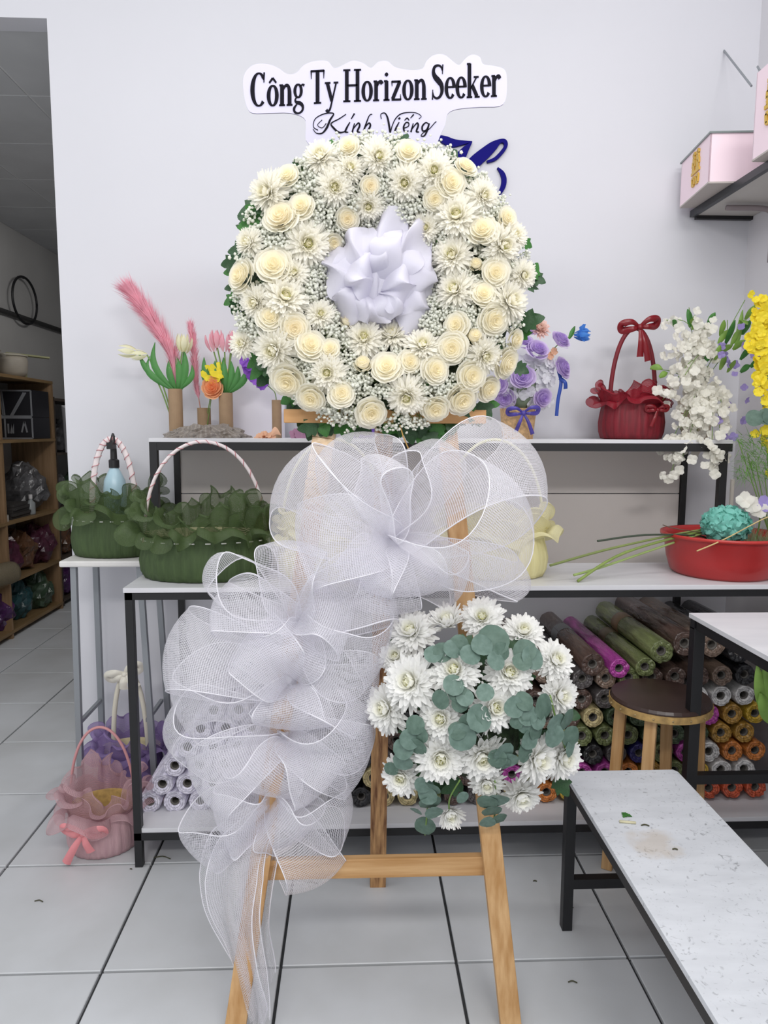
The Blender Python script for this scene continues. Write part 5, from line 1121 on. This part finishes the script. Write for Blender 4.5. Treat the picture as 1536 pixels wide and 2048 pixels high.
# black boxes with silver lines
sil = mat('silver_line', '#a9acb2', .3, metal=.5); bbx = mat('black_card', '#1b1b22', .45)
def blackbox(z0, h, label, pat):
    x0, x1, y0 = -2.745, -2.455, 5.56; t = thing('black_box', ((x0+x1)/2, y0+.15, z0), label, 'box', 'black boxes on the pine shelf')
    MB().mm((x0, y0, z0), (x1, y0+.3, z0+h)).build('carton', bbx, t, bevel=.003)
    mb = MB()
    for a, b_ in pat: mb.bar((lerp(x0, x1, a[0]), y0-.002, z0+h*a[1]), (lerp(x0, x1, b_[0]), y0-.002, z0+h*b_[1]), .012, .003, (1, 0, 0) if abs(a[0]-b_[0]) < .3 else (0, 0, 1))
    mb.build('silver_print', sil, t)
fr_ = [((.02, .03), (.98, .03)), ((.02, .97), (.98, .97)), ((.02, .03), (.02, .97)), ((.98, .03), (.98, .97))]
blackbox(1.4205, .165, 'lower black box with fine silver lettering on the pine shelf', fr_+[((.28, .05), (.28, .95)), ((.36, .25), (.36, .7)), ((.42, .25), (.48, .7)), ((.48, .7), (.48, .25)), ((.55, .3), (.62, .3)), ((.7, .3), (.78, .8)), ((.78, .8), (.84, .3)), ((.12, .3), (.16, .75))])
blackbox(1.5865, .205, 'upper black box crossed by silver diagonal bands', fr_+[((.20, .95), (.25, .05)), ((.23, .95), (.28, .05)), ((.85, .9), (.48, .05)), ((.80, .9), (.44, .05)), ((.02, .2), (.2, .05))])
# things on the top shelf
cp_ = mat('pale_enamel', '#a79f92', .5, var=.1)
t = thing('pale_pot', (-2.56, 5.5, 1.88), 'pale round pot with lid on the top pine shelf', 'pot')
MB().lathe([(0, 0), (.08, 0), (.105, .04), (.11, .12), (.10, .155), (.088, .155), (.085, .02), (0, .02)], (-2.56, 5.5, 1.88), 24).build('pot_wall', cp_, t, smooth=True); MB().lathe([(0, .18), (.06, .175), (.112, .16), (.112, .155), (0, .156)], (-2.56, 5.5, 1.88), 24).build('lid', mat('pale_lid', '#bdb7a6', .5), t, smooth=True)
basket('wicker_basket', 'white-handled basket on the top pine shelf in the store room', (-2.62, 5.22), 1.88, .09, .08, .14, cp_, fabric('grey_organza', '#a8a49c', .4, .3), mat('white_handle', '#cfccc6', .5), None, .44, .065, .07, 8, seed=31, hr=.012)
t = thing('hat_box', (-2.63, 4.87, 1.88), 'round hat box with a gold patterned band on the top shelf', 'box')
MB().lathe([(0, 0), (.11, 0), (.11, .12), (0, .12)], (-2.63, 4.87, 1.88), 28).build('box_wall', mat('gold_pattern', '#c79a4e', .5, var=.4, scale=45), t); MB().lathe([(0, .16), (.113, .16), (.113, .115), (.111, .115)], (-2.63, 4.87, 1.88), 28).build('lid', mat('blue_lid', '#5c688f', .5), t)
t = MB(); t.bar((-2.66, 5.62, 2.07), (-2.40, 5.78, 2.05), .04, .012); t.mm((-2.60, 5.68, 1.88), (-2.55, 5.72, 2.06)); t.build('wooden_stick', mat('pale_green_stick', '#9a9a72', .6), label='pale green stick lying across the pot on the top shelf', cat='stick')
hp = at(30, 610, 6.2); MB().tube([(LX+.05+.0*k, 6.2+.22*math.cos(2*PI*k/40), 2.56+.19*math.sin(2*PI*k/40)) for k in range(41)], .01, 8).build('wire_hoop', black, label='black wire hoop hanging on the store room wall', cat='hoop', smooth=True)
MB().tube([(LX, 6.2, 2.755), (LX+.05, 6.2, 2.74)], .006, 6).build('hook_nail', black, label='nail carrying the black hoop on the store wall', cat='nail')
# things on the counter shelf
for i, (y, lab, col) in enumerate(((4.95, 'copper-coloured tape roll on the pine counter shelf', '#b0704a'), (5.12, 'white tape roll on the pine counter shelf', '#b8b4ac'))):
    t = thing('tape_roll', (-2.52, y, .84), lab, 'tape'); MB().lathe([(.03, 0), (.05, 0), (.05, .045), (.03, .045), (.03, 0)], (-2.52, y, .84), 24).build('tape', mat('tape_'+col, col, .35), t); MB().lathe([(.027, 0), (.03, 0), (.03, .045), (.027, .045), (.027, 0)], (-2.52, y, .84), 24).build('core_ring', cardboard, t)
t = thing('flat_carton', (-2.6, 4.72, .84), 'flat pale carton on the pine counter shelf', 'box'); MB().box((-2.56, 4.75, .875), (.2, .3, .07)).build('carton', mat('pale_card', '#b7a98f', .7), t); MB().box((-2.459, 4.75, .88), (.004, .12, .03)).build('blue_label', mat('label_blue', '#5c6ba0', .6), t)
t = thing('white_bottle', (-2.5, 5.55, .84), 'small clear bottle with white cap on the counter shelf', 'bottle'); MB().lathe([(0, 0), (.03, 0), (.032, .01), (.032, .09), (.012, .115), (.012, .125), (0, .125)], (-2.5, 5.55, .84), 18).build('bottle_body', mat('cloudy_plastic', '#8f9394', .3), t, smooth=True); MB().cyl((-2.5, 5.55, .963), (-2.5, 5.55, .995), .014).build('cap', mat('white_cap', '#d4d0d0', .5), t)
t = thing('dark_book_stack', (-2.6, 5.3, .84), 'stack of dark papers on the counter shelf', 'papers')
for k in range(5): MB().box((-2.62+.01*(k % 2), 5.36, .85+.022*k), (.26, .3, .02), .03*k).build('paper_ream', mat('dark_paper', '#3b3836', .7), t)
for i, z in enumerate((.965,)): bag((-2.62, 5.72, 1.02), .16, BMt['grey'], 'grey plastic-wrapped bundle on the pine counter shelf', 'wrapped bundles in the store room')
# mesh roll lying near the front of the pine shelf
def near_roll():
    a, b_ = Vector((-2.66, 4.30, .50)), Vector((-2.40, 5.0, .50)); t = thing('net_roll', (-2.5, 4.6, .42), 'pale beige net roll sticking out of the pine shelf', 'roll')
    MB().tube([a, a.lerp(b_, .97), b_], [.075, .078, .074], 24).build('net_wrap', net_mat('beige_net', '#9a8f78', .006, .4, .5), t, smooth=True); MB().tube([b_+Vector((0, 0, 0)), b_+Vector((.004, .010, 0))], .03, 16).build('core_tube', coreM, t)
near_roll()
# white paper cone and dark dispenser on the dark shelf
t = thing('paper_cone', (-2.5, 6.1, 1.32), 'white paper cone leaning out between the two store shelves', 'paper'); MB().tube([(-2.44, 6.12, 1.30), (-2.33, 6.1, 1.66)], [.006, .12], 20, False).build('cone', mat('white_paper_dim', '#c5c4c8', .7), t, smooth=True)
